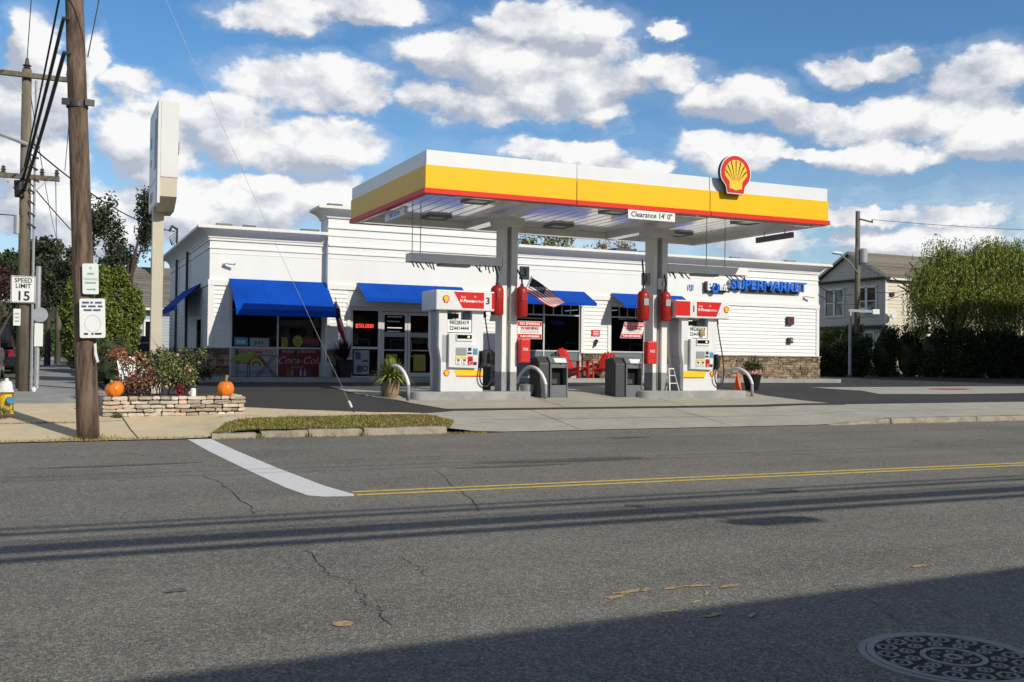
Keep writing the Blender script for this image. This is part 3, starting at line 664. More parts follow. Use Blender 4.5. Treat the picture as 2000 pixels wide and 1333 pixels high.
# shop fittings seen through the glass
for i, x in enumerate((5.6, 9.6, 12.2, 15.4, 17.2, 19.9, 21.6)):
    sh = thing('shop_shelf', ['narrow shelf of goods behind the large left shop window', 'shelf of goods behind the shop entrance poster', 'shelf of goods behind the right entrance door', 'shelf of goods just behind the flag window', 'shelf of goods beyond the right pane of the flag window', 'shelf of goods behind the window with the tilted warning sign', 'shelf of goods behind the last window left of the sign'][i], 'shelf', (x, 35.6, ZB))
    f = MB(); f.box(x-.02, x, 35.3, 35.9, ZB, 2.3); f.box(x+1.1, x+1.12, 35.3, 35.9, ZB, 2.3)
    for z in (.8, 1.25, 1.7, 2.15): f.box(x, x+1.1, 35.3, 35.9, z, z+.03)
    f.build('shelf_rack', 'dark_metal', sh)
    gd = MB()
    for z in (.83, 1.28, 1.73, 2.18):
        xx = x+.03
        while xx < x+1.0:
            w = random.uniform(.06, .14); gd.box(xx, xx+w-.01, 35.32, 35.6, z, z+random.uniform(.12, .3)); xx += w
    gd.build('goods', 'goods', sh, kind='stuff')

mat('strip_lamp', (.9, .95, 1.0), .5, emit=2.6)
for x in (6.0, 7.6, 10.6, 12.4, 16.0, 17.4, 20.4, 21.8):
    l = box('ceiling_light', 'frame_alu', store, x-.1, x+.1, 36.5, 38.6, 3.52, 3.58); box('tube', 'strip_lamp', l, x-.07, x+.07, 36.6, 38.5, 3.50, 3.518)
# siding boards
BW = .14
def boards(x0, x1, y, z0=1.64, z1=3.66, name='siding_board'):
    n = int(round((z1-z0)/BW)); h = (z1-z0)/n; me = None
    for i in range(n):
        z = z0+i*h
        if me is None:
            b = MB(); b.prism([(y-.004, z+h), (y-.030, z+.0), (y, z), (y, z+h)], x0, x1, 'x'); o = b.build(name, 'siding_paint', store); me = o; o0 = o
        else:
            o = o0.copy(); COL.objects.link(o); o.location = (0, 0, (i)*h)
boards(4.75, 5.22, WY); boards(8.5, 9.08, MY); boards(13.15, 14.76, MY); boards(18.26, 19.28, MY); boards(22.70, 29.50, MY)
def trimbox(*a, bevel=.004): return box('trim_board', 'trim_paint', store, *a, bevel=bevel)
for (x0, x1, y, z0, z1) in ((4.56, 4.75, WY, 1.63, 3.66), (5.20, 5.32, WY, 1.63, 3.62), (8.32, 8.395, WY, .64, 3.66), (8.397, 8.5, MY, 1.63, 3.66), (9.08, 9.20, MY, ZB, 3.24), (13.05, 13.15, MY, 1.63, 3.66), (14.78, 14.9, MY, 1.63, 3.58), (18.12, 18.26, MY, 1.63, 3.58), (19.28, 19.42, MY, 1.63, 3.58), (22.55, 22.70, MY, 1.63, 3.66), (29.50, 29.66, MY, 1.63, 3.66)):
    trimbox(x0, x1, y-.045, y+.001, z0, z1)
trimbox(9.2, 13.05, MY-.045, MY, 3.12, 3.24); trimbox(14.9, 18.12, MY-.045, MY, 3.47, 3.58); trimbox(19.42, 22.55, MY-.045, MY, 3.47, 3.58)
# belt board and grooves under the cornice
for (x0, x1, y) in ((4.55, 8.396, WY), (8.397, 29.67, MY)):
    box('belt_board', 'trim_paint', store, x0, x1, y-.06, y+.001, 3.66, 3.84, bevel=.004)
    for z, hh, pr in ((4.86, .05, .035), (5.12, .06, .05), (4.70, .015, .012)): box('moulding', 'trim_paint', store, x0+.03, x1-.03, y-pr, y+.001, z, z+hh)
for z, hh, pr in ((5.46, .05, .03), (5.72, .06, .05)): box('moulding', 'trim_paint', store, 8.38, 15.3, MY-pr, MY+.001, z, z+hh)
box('belt_board', 'trim_paint', store, 4.54, 4.601, WY, 45, 3.66, 3.84)
for z, hh, pr in ((4.86, .05, .035), (5.12, .06, .05)): box('moulding', 'trim_paint', store, 4.6-pr, 4.601, WY, 45, z, z+hh)
def cornice(path, z, mat_='cornice_paint'):
    prof = [(.0, 0), (.06, .01), (.07, .06), (.12, .13), (.22, .21), (.34, .26), (.42, .28), (.42, .36), (.39, .38), (-.25, .38)]
    n = len(prof); vs = []; fs = []; P = [Vector(p) for p in path]
    for i, p in enumerate(P):
        d0 = (P[i]-P[i-1]).normalized() if i > 0 else None; d1 = (P[i+1]-P[i]).normalized() if i < len(P)-1 else None
        nn = lambda d: Vector((d.y, -d.x))
        if d0 is None: o = nn(d1)
        elif d1 is None: o = nn(d0)
        else:
            o = (nn(d0)+nn(d1)).normalized(); o = o/max(.3, o.dot(nn(d1)))
        for (u, h) in prof: vs.append((p.x+o.x*u, p.y+o.y*u, z+h))
    for i in range(len(P)-1):
        for k in range(n-1): fs.append((i*n+k, i*n+k+1, (i+1)*n+k+1, (i+1)*n+k))
    fs += [tuple(range(n)), tuple(range(len(P)*n-1, (len(P)-1)*n-1, -1))]
    return MB().add(vs, fs).build('cornice', mat_, store)
cornice([(4.6, 45), (4.6, WY), (8.39, WY)], 5.19); cornice([(15.31, MY), (29.62, MY), (29.62, 45)], 5.17); cornice([(8.4, 34), (8.4, MY), (15.3, MY), (15.3, 34)], 6.06)
for (x, y, z, l) in ((4.75, 33.0, 5.575, .5), (5.6, 33.0, 5.575, .4), (7.5, 33.0, 5.575, .6), (24.9, 32.75, 5.555, .45), (27.7, 32.75, 5.555, .5), (8.3, 32.7, 6.445, .5), (20.6, 32.8, 5.555, .4)):
    box('roof_block', 'shingle_grey', store, x, x+l, y, y+.2, z-.01, z+.07)
# stone veneer base
def veneer(x0, x1, y, z0=ZB, z1=1.60, side=False):
    b = MB(); z = z0
    while z < z1-.03:
        h = min(random.uniform(.055, .11), z1-z); x = x0
        while x < x1-.02:
            w = min(random.uniform(.12, .38), x1-x); d = random.uniform(.05, .095); e = .006
            jx = [random.uniform(0, .012) for _ in range(4)]
            fr = [(x+e+jx[0], z+e), (x+w-e-jx[1], z+e+jx[2]*.4), (x+w-e-jx[3], z+h-e), (x+e+jx[1], z+h-e-jx[0]*.4)]
            bk = [(x+.001, z+.001), (x+w-.001, z+.001), (x+w-.001, z+h-.001), (x+.001, z+h-.001)]
            if side: vs = [(y-d, u, v) for u, v in fr]+[(y-.02, u, v) for u, v in bk]
            else: vs = [(u, y-d, v) for u, v in fr]+[(u, y-.02, v) for u, v in bk]
            b.add(vs, [(0, 1, 2, 3), (0, 4, 5, 1), (1, 5, 6, 2), (2, 6, 7, 3), (3, 7, 4, 0)])
            x += w
        z += h
    b.build('stone_veneer', 'veneer_stone', store, kind='stuff')
    if side: box('mortar_bed', 'mortar', store, y-.04, y+.001, x0, x1, z0, z1); box('stone_cap', 'curb_stone', store, y-.12, y, x0, x1, 1.60, 1.645)
    else: box('mortar_bed', 'mortar', store, x0, x1, y-.04, y+.001, z0, z1); box('stone_cap', 'curb_stone', store, x0, x1, y-.12, y, 1.60, 1.645)
veneer(4.5, 5.26, WY); veneer(8.4, 9.1, MY); veneer(13.12, 14.84, MY); veneer(18.18, 19.36, MY); veneer(22.62, 29.70, MY); veneer(WY-.08, 36, 4.6, side=True)
MB().box(4.0, 29.9, 31.9, 33.35, .45, .70).build('store_walk', 'concrete_grey', kind='structure', bevel=.01)
# windows
def frame(name, bars, parent, m='frame_alu'):
    b = MB()
    for q in bars: b.box(*q)
    return b.build(name, m, parent)
def pane(parent, x0, x1, y, z0, z1, m='window_glass'): return MB().box(x0, x1, y, y+.008, z0, z1).build('pane', m, parent)
def window(x0, x1, zb, zt, y, vs, hs, top_grid=None, low='pane_grey'):
    t = .05; w = frame('window', [(x0, x0+t, y, y+.08, zb, zt), (x1-t, x1, y, y+.08, zb, zt), (x0+t, x1-t, y, y+.08, zt-t, zt), (x0+t, x1-t, y, y+.08, zb, zb+t)]+[(v-.03, v+.03, y, y+.08, zb+t, zt-t) for v in vs], store)
    zz = [zb+t]+hs+[zt-t]; xx = [x0+t]+vs+[x1-t]
    for j in range(len(zz)-1):
        for i in range(len(xx)-1):
            a = xx[i]+(.03 if i else 0); c = xx[i+1]-(.03 if i < len(xx)-2 else 0); z0 = zz[j]+(.025 if j else 0); z1 = zz[j+1]-(.025 if j < len(zz)-2 else 0)
            if j: MB().box(a, c, y+.005, y+.075, zz[j]-.025, zz[j]+.025).build('glazing_bar', 'frame_alu', w)
            if j == len(zz)-2 and top_grid:
                k = top_grid; s_ = (c-a)/k
                for q in range(k):
                    if q: MB().box(a+s_*q-.015, a+s_*q+.015, y+.01, y+.07, z0, z1).build('glazing_bar', 'frame_alu', w)
                    pane(w, a+s_*q+.016, a+s_*(q+1)-.016, y+.04, z0, z1)
            else: pane(w, a, c, y+.04, z0, z1, low if (j == 0 and low) else 'window_glass')
    return w
window(14.9, 18.12, .70, 3.47, MY+.02, [16.58], [1.70, 3.04], 4)
window(19.42, 22.55, .70, 3.47, MY+.02, [20.95], [1.70, 3.04], 4)
window(5.30, 8.34, .64, 3.25, WY+.02, [6.83], [1.66], None, None)
# storefront
sf = frame('storefront', [(9.2, 9.3, MY+.02, MY+.12, ZB, 3.12), (12.95, 13.05, MY+.02, MY+.12, ZB, 3.12), (9.3, 12.95, MY+.02, MY+.12, 2.98, 3.12), (10.2, 10.32, MY+.02, MY+.12, ZB, 2.98), (12.22, 12.32, MY+.02, MY+.12, ZB, 2.98), (9.3, 10.2, MY+.02, MY+.12, ZB, .74), (9.3, 10.2, MY+.02, MY+.12, 1.66, 1.74), (12.32, 12.95, MY+.02, MY+.12, ZB, .74)], store)
pane(sf, 9.3, 10.2, MY+.06, 1.74, 2.98); pane(sf, 9.3, 10.2, MY+.06, .74, 1.66); pane(sf, 12.32, 12.95, MY+.06, .74, 2.98)
for (x0, x1, hx) in ((10.33, 11.26, 11.16), (11.28, 12.21, 11.38)):
    d = frame('door', [(x0, x0+.09, MY+.03, MY+.09, .72, 2.96), (x1-.09, x1, MY+.03, MY+.09, .72, 2.96), (x0+.09, x1-.09, MY+.03, MY+.09, .72, .86), (x0+.09, x1-.09, MY+.03, MY+.09, 2.86, 2.96)], store)
    pane(d, x0+.09, x1-.09, MY+.06, .86, 2.86)
    MB().tube([(hx, MY+.02, 1.55), (hx, MY-.04, 1.6), (hx, MY-.04, 1.95), (hx, MY+.02, 2.0)], .014, 6).build('door_handle', 'steel', d)
    MB().box(x0+.09, x1-.09, MY+.02, MY+.05, 1.62, 1.66).build('push_bar', 'steel', d)
    for z, m in ((2.10, 'poster_pale'),): MB().box(x0+.10, x1-.10, MY+.045, MY+.052, z, z+.16).build('door_decal', m, d)
    if x0 < 11:
        for z in (2.78, 2.62, 2.4, 2.28): MB().box(x0+.2, x1-random.uniform(.15, .4), MY+.045, MY+.052, z, z+.03).build('door_lettering', 'letter_white', d)
# awnings
def awning(x0, x1, y, zt, proj, zf, zb, flare=.0):
    b = MB(); b.add([(x0, y-.03, zt), (x1, y-.03, zt), (x1+flare, y-proj, zf), (x0-flare*.3, y-proj, zf), (x1+flare, y-proj, zb), (x0-flare*.3, y-proj, zb)], [(0, 3, 2, 1), (3, 5, 4, 2)])
    o = b.build('awning', 'awning_blue', store); sm = o.modifiers.new('cloth', 'SOLIDIFY'); sm.thickness = .012
    k = max(2, int((x1-x0)/.95))
    for q in range(1, k):
        xs_ = x0+(x1-x0)*q/k; MB().bar((xs_, y-.035, zt+.003), (xs_, y-proj-.002, zf+.003), .02, .006).build('awning_seam', 'awning_blue', o)
    for xx in (x0+.02, x1-.02): MB().tube([(xx, y-.03, zt-.05), (xx, y-proj+.04, zf), (xx, y-.03, zf-.02)], .012, 6).build('awning_frame', 'galvanised', o)
    return o
awning(5.22, 8.42, WY, 3.90, 1.45, 2.86, 2.66); awning(9.42, 13.25, MY, 3.92, 1.0, 3.38, 3.25); awning(14.8, 18.24, MY, 3.95, 1.0, 3.48, 3.37); awning(19.42, 22.66, MY, 3.95, 1.0, 3.46, 3.34)
b = MB(); b.add([(4.57, 34.9, 3.85), (4.57, 39.8, 3.85), (3.75, 39.8, 3.05), (3.75, 34.9, 3.05), (3.75, 39.8, 2.9), (3.75, 34.9, 2.9)], [(0, 1, 2, 3), (3, 2, 4, 5)]); o = b.build('awning', 'awning_blue', store, label='blue awning over the side door, seen edge on'); o.modifiers.new('cloth', 'SOLIDIFY').thickness = .012
d = box('door', 'frame_alu', store, 4.55, 4.605, 34.6, 35.9, ZB, 2.75); box('pane', 'window_glass', d, 4.54, 4.548, 34.75, 35.75, .9, 2.6)
for y in (38.4, 41.8): MB().tube([(4.5, y, ZB), (4.5, y, 5.2)], .05, 8).build('downpipe', 'dark_metal', store)
b = MB()
for i in range(14): b.prism([(4.6, 1.64+i*.14), (4.575, 1.64+i*.14), (4.597, 1.78+i*.14)], 36, 45, 'y')
b.build('side_siding', 'siding_paint', store)

# wall sign
sg = thing('store_sign', 'blue and white raised sign letters high on the white store wall', 'sign', (26, 32.95, 4.4))
text('numeral_letter', '12', .30, (23.05, 32.93, 4.31), 'letter_blue', sg, ext=.02, bold=.0)
b = MB(); b.box(23.74, 24.72, 32.90, 32.998, 4.15, 4.22); b.build('raceway', 'dark_metal', sg)
text('letter_shadow', 'P', .50, (23.82, 32.90, 4.36), 'letter_black', sg, ext=.03, bold=.03); text('letter_shadow', 'int', .40, (24.50, 32.90, 4.33), 'letter_black', sg, ext=.03, bold=.03)  # black offset copies painted in as the letters' drop shadow
text('white_letter', 'P', .46, (23.86, 32.82, 4.37), 'letter_white', sg, ext=.05, bold=.012)
text('white_letter', 'int', .38, (24.53, 32.82, 4.36), 'letter_white', sg, ext=.05, bold=.008)
b = MB(); n = 24
for k in range(n):
    a0, a1 = 2*pi*k/n, 2*pi*(k+1)/n
    b.add([(24.14+.17*cos(a0), 32.77, 4.33+.20*sin(a0)), (24.14+.17*cos(a1), 32.77, 4.33+.20*sin(a1)), (24.14+.10*cos(a1), 32.77, 4.33+.12*sin(a1)), (24.14+.10*cos(a0), 32.77, 4.33+.12*sin(a0)),
           (24.14+.17*cos(a0), 32.87, 4.33+.20*sin(a0)), (24.14+.17*cos(a1), 32.87, 4.33+.20*sin(a1)), (24.14+.10*cos(a1), 32.87, 4.33+.12*sin(a1)), (24.14+.10*cos(a0), 32.87, 4.33+.12*sin(a0))], [(0, 1, 2, 3), (0, 4, 5, 1), (3, 2, 6, 7)])
b.lathe([(.05, 0), (.05, .02)], 24.14, 32.8, 8, 0, 4.32)
b.build('round_letter', 'letter_blue', sg)
b = MB(); b.box(25.6, 28.45, 32.88, 32.998, 4.24, 4.38); b.box(24.95, 25.5, 32.88, 32.998, 4.30, 4.40); b.build('raceway', 'dark_metal', sg)
tw = text('blue_letter', 'SUPERMARKET', .55, (26.84, 32.80, 4.50), 'letter_blue', sg, ext=.05, bold=.010)
xs = [v.co.x for v in tw.data.vertices]; k = 3.88/(max(xs)-min(xs)); cx_ = (max(xs)+min(xs))/2
for v in tw.data.vertices: v.co.x = cx_+(v.co.x-cx_)*k
tw2 = tw.data.copy(); o = bpy.data.objects.new('white_letter_edge', tw2); COL.objects.link(o); o.parent = sg
tw2.materials.clear(); tw2.materials.append(MATS['letter_white'])
for v in tw2.vertices: v.co.x = cx_+(v.co.x-cx_)*1.004-.012; v.co.y += .09; v.co.z += .02
# cameras and lamps on the wall
def cctv(x, y, z, label):
    t = thing('security_camera', label, 'security camera', (x, y, z), 'cameras on the store wall')
    MB().box(x-.04, x+.04, y-.03, y, z-.05, z+.05).build('mount', 'trim_paint', t); MB().tube([(x, y-.03, z), (x+.05, y-.15, z+.02)], .018, 6).build('arm', 'trim_paint', t)
    MB().tube([(x+.02, y-.16, z+.03), (x+.30, y-.24, z+.0)], .045, 10).build('housing', 'trim_paint', t, smooth=False); MB().tube([(x+.30, y-.24, z), (x+.315, y-.245, z)], .04, 10).build('lens', 'letter_black', t)
cctv(5.05, WY, 4.36, 'white bullet camera on the wall above the left corner awning'); cctv(28.85, MY, 4.14, 'white bullet camera under the blue letters at the right wall end')
for (x, z, s_, lab) in ((28.05, 3.12, .17, 'dark square alarm horn with red lens on right siding'), (28.05, 2.29, .12, 'small dark outlet box low on right siding')):
    t = thing('wall_box', lab, 'wall fixture', (x, MY-.03, z)); box('housing', 'dark_metal', t, x-s_, x+s_, MY-.16, MY-.02, z-s_, z+s_, bevel=.02); box('lens', 'tail_red' if s_ > .15 else 'steel', t, x-.02, x+s_*.7, MY-.18, MY-.16, z-s_*.3, z+s_*.6)
t = thing('wall_notice', 'small red notice on siding between the two right windows', 'notice', (18.76, MY-.04, 2.4)); box('plate', 'bright_red', t, 18.57, 18.93, MY-.045, MY-.032, 2.28, 2.52)
for i in range(3): box('print_line', 'letter_white', t, 18.63, 18.87, MY-.049, MY-.046, 2.32+i*.06, 2.345+i*.06)
t = thing('ash_urn', 'small dark wall ashtray below the red notice', 'ashtray', (18.7, MY-.05, 2.0)); b = MB(); b.tube([(18.68, MY-.09, 1.88), (18.78, MY-.09, 2.14)], [.03, .07], 10); b.build('bin', 'dark_metal', t); box('backplate', 'steel', t, 18.66, 18.74, MY-.05, MY-.03, 1.92, 2.1)
# weatherhead on the roof edge, left
t = thing('roof_antenna', 'dark service bracket with wires on the left roof edge', 'antenna', (4.25, 40, 5.55)); b = MB(); b.tube([(4.3, 40, 5.5), (4.3, 40, 6.25)], .04, 8); b.tube([(4.3, 40, 6.2), (4.1, 39.9, 6.3), (4.0, 39.9, 6.1)], .05, 8); b.build('mast', 'dark_metal', t)
b = MB()
for k in range(5): b.tube([(4.3, 40, 6.1-.08*k), (4.0+.06*k, 39.8, 5.85-.07*k), (4.1, 40, 5.6)], .014, 5)
b.build('wire_loop', 'cable_black', t)

# posters in the windows
def poster(name, lab, cat, x0, x1, y, z0, z1, m):
    t = thing(name, lab, cat, ((x0+x1)/2, y, z0)); box('sheet', m, t, x0, x1, y, y+.01, z0, z1); return t
py = WY+.045
t = poster('welcome_banner', 'white WELCOME TO banner with rainbow arch in the lower left window', 'banner', 5.36, 6.79, py, .71, 1.63, 'banner_white')
text('lettering', 'WELCOME TO', .19, (6.06, py-.002, 1.50), 'letter_red', t, bold=.006, ext=.002); text('lettering', 'POINT LOOKOUT', .15, (6.08, py-.002, .84), 'letter_blue', t, bold=.004, ext=.002)
for (r0, r1, m) in ((.24, .30, 'rainbow_red'), (.16, .24, 'rainbow_yellow'), (.10, .16, 'rainbow_green')):
    b = MB(); n = 16
    for k in range(n):
        a0, a1 = pi*k/n, pi*(k+1)/n; b.add([(6.15+r*cos(a), py-.004, 1.06+r*sin(a)) for r, a in ((r0, a0), (r0, a1), (r1, a1), (r1, a0))], [(0, 1, 2, 3)])
    b.build('rainbow_band', m, t)
t = poster('cola_banner', 'red cola banner darkened as in shade with white script in the lower wing window', 'banner', 6.88, 8.26, py, .71, 1.63, 'poster_red')
text('lettering', 'PROUDLY SERVING', .13, (7.56, py-.002, 1.54), 'pink_letter', t, ext=.002); text('lettering', 'Coca-Cola', .34, (7.57, py-.002, 1.24), 'pink_letter', t, shear=.35, bold=-.002, ext=.002); text('lettering', 'PRODUCTS', .08, (7.5, py-.002, 1.02), 'pink_letter', t, ext=.002)
for i, (x, m) in enumerate(((7.2, 'rainbow_green'), (7.33, 'poster_olive'), (7.46, 'poster_red'), (7.62, 'poster_pale'), (7.76, 'poster_pale'), (7.9, 'poster_navy'))):
    b = MB(); b.prism([(x-.045, .73), (x+.045, .73), (x+.045, .88), (x+.015, .94), (x+.015, .98), (x-.015, .98), (x-.015, .94), (x-.045, .88)], py-.006, py-.002); b.build('bottle_print', m, t)
for (nm, lab, x0, x1, z0, z1, m, tx, tm) in (('window_sign', 'blue EVIK style plate sign at left of the wing window', 5.42, 5.86, 1.72, 1.98, 'poster_blue', 'EVIK', 'letter_white'), ('window_sign', 'pale JULL sign beside the blue plate in the wing window', 5.92, 6.55, 1.70, 1.98, 'poster_pale', 'JUUL', 'letter_black'), ('window_sign', 'olive sign right of the mullion in the wing window', 6.95, 7.16, 1.70, 2.02, 'poster_olive', '', ''), ):
    t = poster(nm, lab.replace('EVIK style plate', 'lettered').replace('JULL', 'JUUL'), 'window sign', x0, x1, WY+.03, z0, z1, m)
    if tx: text('lettering', tx, .15, ((x0+x1)/2, WY+.028, (z0+z1)/2-.02), tm, t, ext=.001, bold=.003)
t = thing('lime_sign', 'round lime green sign in the right wing pane', 'window sign', (7.5, WY+.03, 1.9)); b = MB(); n = 20; b.prism([(7.5+.17*cos(2*pi*k/n), 1.9+.19*sin(2*pi*k/n)) for k in range(n)], WY+.02, WY+.03); b.build('disc', 'poster_lime', t); b = MB(); b.prism([(7.5+.1*cos(2*pi*k/n), 1.87+.11*sin(2*pi*k/n)) for k in range(n)], WY+.016, WY+.019); b.build('centre_print', 'poster_olive', t)
t = thing('neon_sign', 'red neon sign beside the round lime sign', 'neon sign', (7.95, WY+.03, 1.88)); text('tube_lettering', 'OPEN', .2, (7.95, WY+.03, 1.9), 'letter_red', t, ext=.004); b = MB(); b.box(7.68, 8.22, WY+.034, WY+.038, 1.75, 2.03); b.build('back_plate', 'interior_dark', t)
t = thing('neon_sign', 'red lit ESPRESSO sign in the entrance side window', 'neon sign', (9.72, MY+.05, 2.45)); text('tube_lettering', '$50,000', .2, (9.72, MY+.05, 2.45), 'neon_red', t, ext=.003)
t['label'] = 'red lit LED number sign in the entrance side window'
t = thing('neon_sign', 'faint blue neon sign inside the flag window', 'neon sign', (17.3, MY+.3, 2.75)); text('tube_lettering', 'OPEN', .22, (17.3, MY+.3, 2.75), 'neon_blue', t, ext=.003)
t = poster('door_poster', 'blue and white machine poster beside the left entrance door', 'poster', 9.36, 9.9, MY+.045, .80, 1.62, 'poster_pale')
for (x0, x1, z0, z1, m) in ((9.42, 9.6, 1.3, 1.55, 'poster_navy'), (9.66, 9.85, 1.22, 1.3, 'poster_navy'), (9.46, 9.66, .86, 1.1, 'poster_navy')): box('print_block', m, t, x0, x1, MY+.041, MY+.044, z0, z1)
b = MB(); ring(b, 0, 0, .06, .1, 0, .003, 16); b.v = [(9.76+p[0], MY+.043-p[2], 1.0+p[1]) for p in b.v]; b.build('print_wheel', 'letter_black', t)
t = poster('door_poster', 'yellow poster low on the right entrance door', 'poster', 11.5, 11.95, MY+.04, .92, 1.5, 'poster_olive')
t = poster('door_poster', 'green and yellow poster low on the left entrance door', 'poster', 10.5, 10.9, MY+.04, 1.2, 1.5, 'poster_lime')

store_end()
# ------------------------------------------------------------------ canopy
can = thing('gas_canopy', 'flat station canopy with white, yellow and red fascia on two columns', 'canopy', (12.1, 21.8, .5))
FL, FR, RL, RR = (6.90, 19.22), (17.32, 18.95), (6.84, 24.62), (17.05, 24.30)
def fascia(name, z0, z1, out, m, th=.06):
    cs_ = [Vector(FL), Vector(FR), Vector(RR), Vector(RL)]; c = sum(cs_, Vector((0, 0)))/4
    def off(p, d): return Vector((p.x+(d if p.x > c.x else -d), p.y+(d if p.y > c.y else -d)))
    for i, lab in enumerate(('front', 'right', 'rear', 'left')):
        a, b_ = cs_[i], cs_[(i+1) % 4]; ao, bo, ai, bi = off(a, out), off(b_, out), off(a, out-th), off(b_, out-th)
        L_ = (bo-ao).length; n = max(1, int(round(L_/3.4)))
        for k in range(n):
            t0, t1 = k/n+(.0009 if k else 0), (k+1)/n-(.0009 if k < n-1 else 0)
            q = [ao.lerp(bo, t0), ao.lerp(bo, t1), ai.lerp(bi, t1), ai.lerp(bi, t0)]
            MB().prism([tuple(p) for p in q], z0, z1, 'z').build(name, m, can)
fascia('white_fascia_panel', 5.362, 5.67, -.02, 'canopy_white'); fascia('yellow_fascia_panel', 4.88, 5.36, .0, 'canopy_yellow'); fascia('red_fascia_bar', 4.775, 4.878, .03, 'canopy_red', .12)
b = MB(); b.prism([FL, FR, RR, RL], 5.1, 5.3, 'z'); b.v = [(12.1+(x-12.1)*.985, 21.8+(y-21.8)*.97, z) for x, y, z in b.v]; b.build('roof_deck', 'roof_dark', can)
for i in range(34):
    x0 = 7.0+i*.298; sh_ = lambda x: (19.34-(x-7)*.026, 24.46-(x-7)*.03)
    y0, y1 = sh_(x0); b = MB(); b.prism([(x0, 4.97), (x0+.02, 4.945), (x0+.27, 4.945), (x0+.296, 4.97), (x0+.296, 5.0), (x0, 5.0)], y0, y1, 'y'); b.build('soffit_panel', 'soffit_white', can)
for x in (9.93, 14.19): box('beam', 'soffit_white', can, x-.16, x+.16, 19.3, 24.35, 4.77, 4.944)
box('beam', 'soffit_white', can, 7.05, 17.0, 24.12, 24.28, 4.77, 4.94)
for q in ((7.02, 17.2, 19.36, 19.42, .0), (7.0, 17.0, 24.30, 24.36, .0)): box('fascia_liner', 'soffit_white', can, q[0], q[1]-.02, q[2], q[3], 4.772, 4.944)
MB().prism([(17.17, 19.07), (17.19, 19.07), (16.93, 24.2), (16.91, 24.2)], 4.772, 4.97, 'z').build('fascia_liner', 'soffit_white', can)
MB().prism([(7.0, 19.36), (7.03, 19.36), (6.97, 24.45), (6.94, 24.45)], 4.772, 4.97, 'z').build('fascia_liner', 'soffit_white', can)
for (x, y) in ((8.6, 20.5), (8.7, 23.4), (12.1, 20.4), (12.1, 23.3), (15.9, 20.3), (15.8, 23.2)):
    l = MB(); 
    for q in ((x-.3, x+.3, y-.3, y-.25), (x-.3, x+.3, y+.25, y+.3), (x-.3, x-.25, y-.25, y+.25), (x+.25, x+.3, y-.25, y+.25)): l.box(*q, 4.88, 4.944)
    l = l.build('light_frame', 'column_grey', can); box('diffuser', 'sign_white', l, x-.25, x+.25, y-.25, y+.25, 4.91, 4.94)
for (x0, x1) in ((9.74, 10.13), (13.98, 14.41)):
    c = MB(); c.box(x0, x0+.11, 21.62, 22.02, 1.08, 4.60); c.box(x0+.11, x1-.16, 21.76, 21.88, 1.08, 4.60); c.box(x1-.16, x1, 21.62, 22.02, 1.08, 4.60); c = c.build('column', 'column_white', can)
    c2 = MB(); c2.box(x0-.002, x0+.112, 21.618, 22.022, .60, 1.08); c2.box(x0+.112, x1-.162, 21.758, 21.882, .60, 1.08); c2.box(x1-.162, x1+.002, 21.618, 22.022, .60, 1.08); c2.build('painted_foot', 'column_grey', c)
    b = MB(); b.prism([(x0-.03, 4.55), (x1+.03, 4.55), (x1+.12, 4.66), (x1+.12, 4.768), (x0-.12, 4.768), (x0-.12, 4.66)], 21.5, 22.14, 'y'); b.build('capital', 'column_white', can)
    b = MB(); b.tube([(x1-.2, 21.74, .62), (x1-.2, 21.70, 4.5)], .02, 6); b.build('conduit', 'galvanised', c)
# shell emblem
def shell(mb_list, cx, cz, y, R, depth=0.):
    out = []; 
    for k in range(25):
        a = radians(205-230*k/24); rr = R*1.0; out.append((cx+rr*cos(a), cz+.12*R+rr*.96*sin(a)))
    out += [(cx+.62*R, cz-.62*R), (cx+.55*R, cz-1.0*R), (cx-.55*R, cz-1.0*R), (cx-.62*R, cz-.62*R)]
    return out
def emblem(parent, cx, cz, y, R, th, ribs=7, names=('emblem_back', 'emblem_rim', 'emblem_field', 'emblem_shell', 'emblem_rib')):
    o = shell(None, cx, cz, y, R)
    sc = lambda k, dz=0: [(cx+(x-cx)*k, cz+(z-cz)*k+dz) for x, z in o]
    if th > .02: MB().prism(sc(1.0), y, y+th).build(names[0], 'dark_metal', parent)
    MB().prism(sc(1.0), y-.006, y-.001).build(names[1], 'sign_white', parent)
    MB().prism(sc(.95), y-.012, y-.0065).build(names[2], 'pump_red', parent)
    pts = []; bx, bz = cx, cz-.62*R
    for k in range(8):                                   # scalloped fan edge
        a0 = radians(196-212*k/8); a1 = radians(196-212*(k+1)/8)
        for j in range(4):
            a = a0+(a1-a0)*j/4; r = R*.70*(1+.05*sin(pi*j/4)); pts.append((cx+r*cos(a), cz+.10*R+r*.97*sin(a)))
    pts += [(cx+.42*R, cz-.36*R), (cx+.40*R, cz-.72*R), (cx+.18*R, cz-.76*R), (cx, cz-.82*R), (cx-.18*R, cz-.76*R), (cx-.40*R, cz-.72*R), (cx-.42*R, cz-.36*R)]
    MB().prism(pts, y-.018, y-.0125).build(names[3], 'logo_yellow', parent)
    if ribs:
        for k in range(1, 8):
            a = radians(196-212*k/8); p0 = Vector((cx+(k-4)*.06*R, y-.019, cz-.30*R)); p1 = Vector((cx+.68*R*cos(a), y-.019, cz+.10*R+.66*R*sin(a))); d = (p1-p0).normalized(); q = Vector((-d.z, 0, d.x))
            MB().add([p0-q*.006*R, p0+q*.006*R, p1+q*.035*R, p1-q*.035*R], [(0, 1, 2, 3), (3, 2, 1, 0)]).build(names[4], 'logo_rib', parent)
t = thing('shell_emblem', 'large red and yellow scallop shell emblem standing on the canopy fascia', 'emblem sign', (14.43, 18.9, 5.36)); emblem(t, 14.43, 5.74, 18.86, .44, .09)
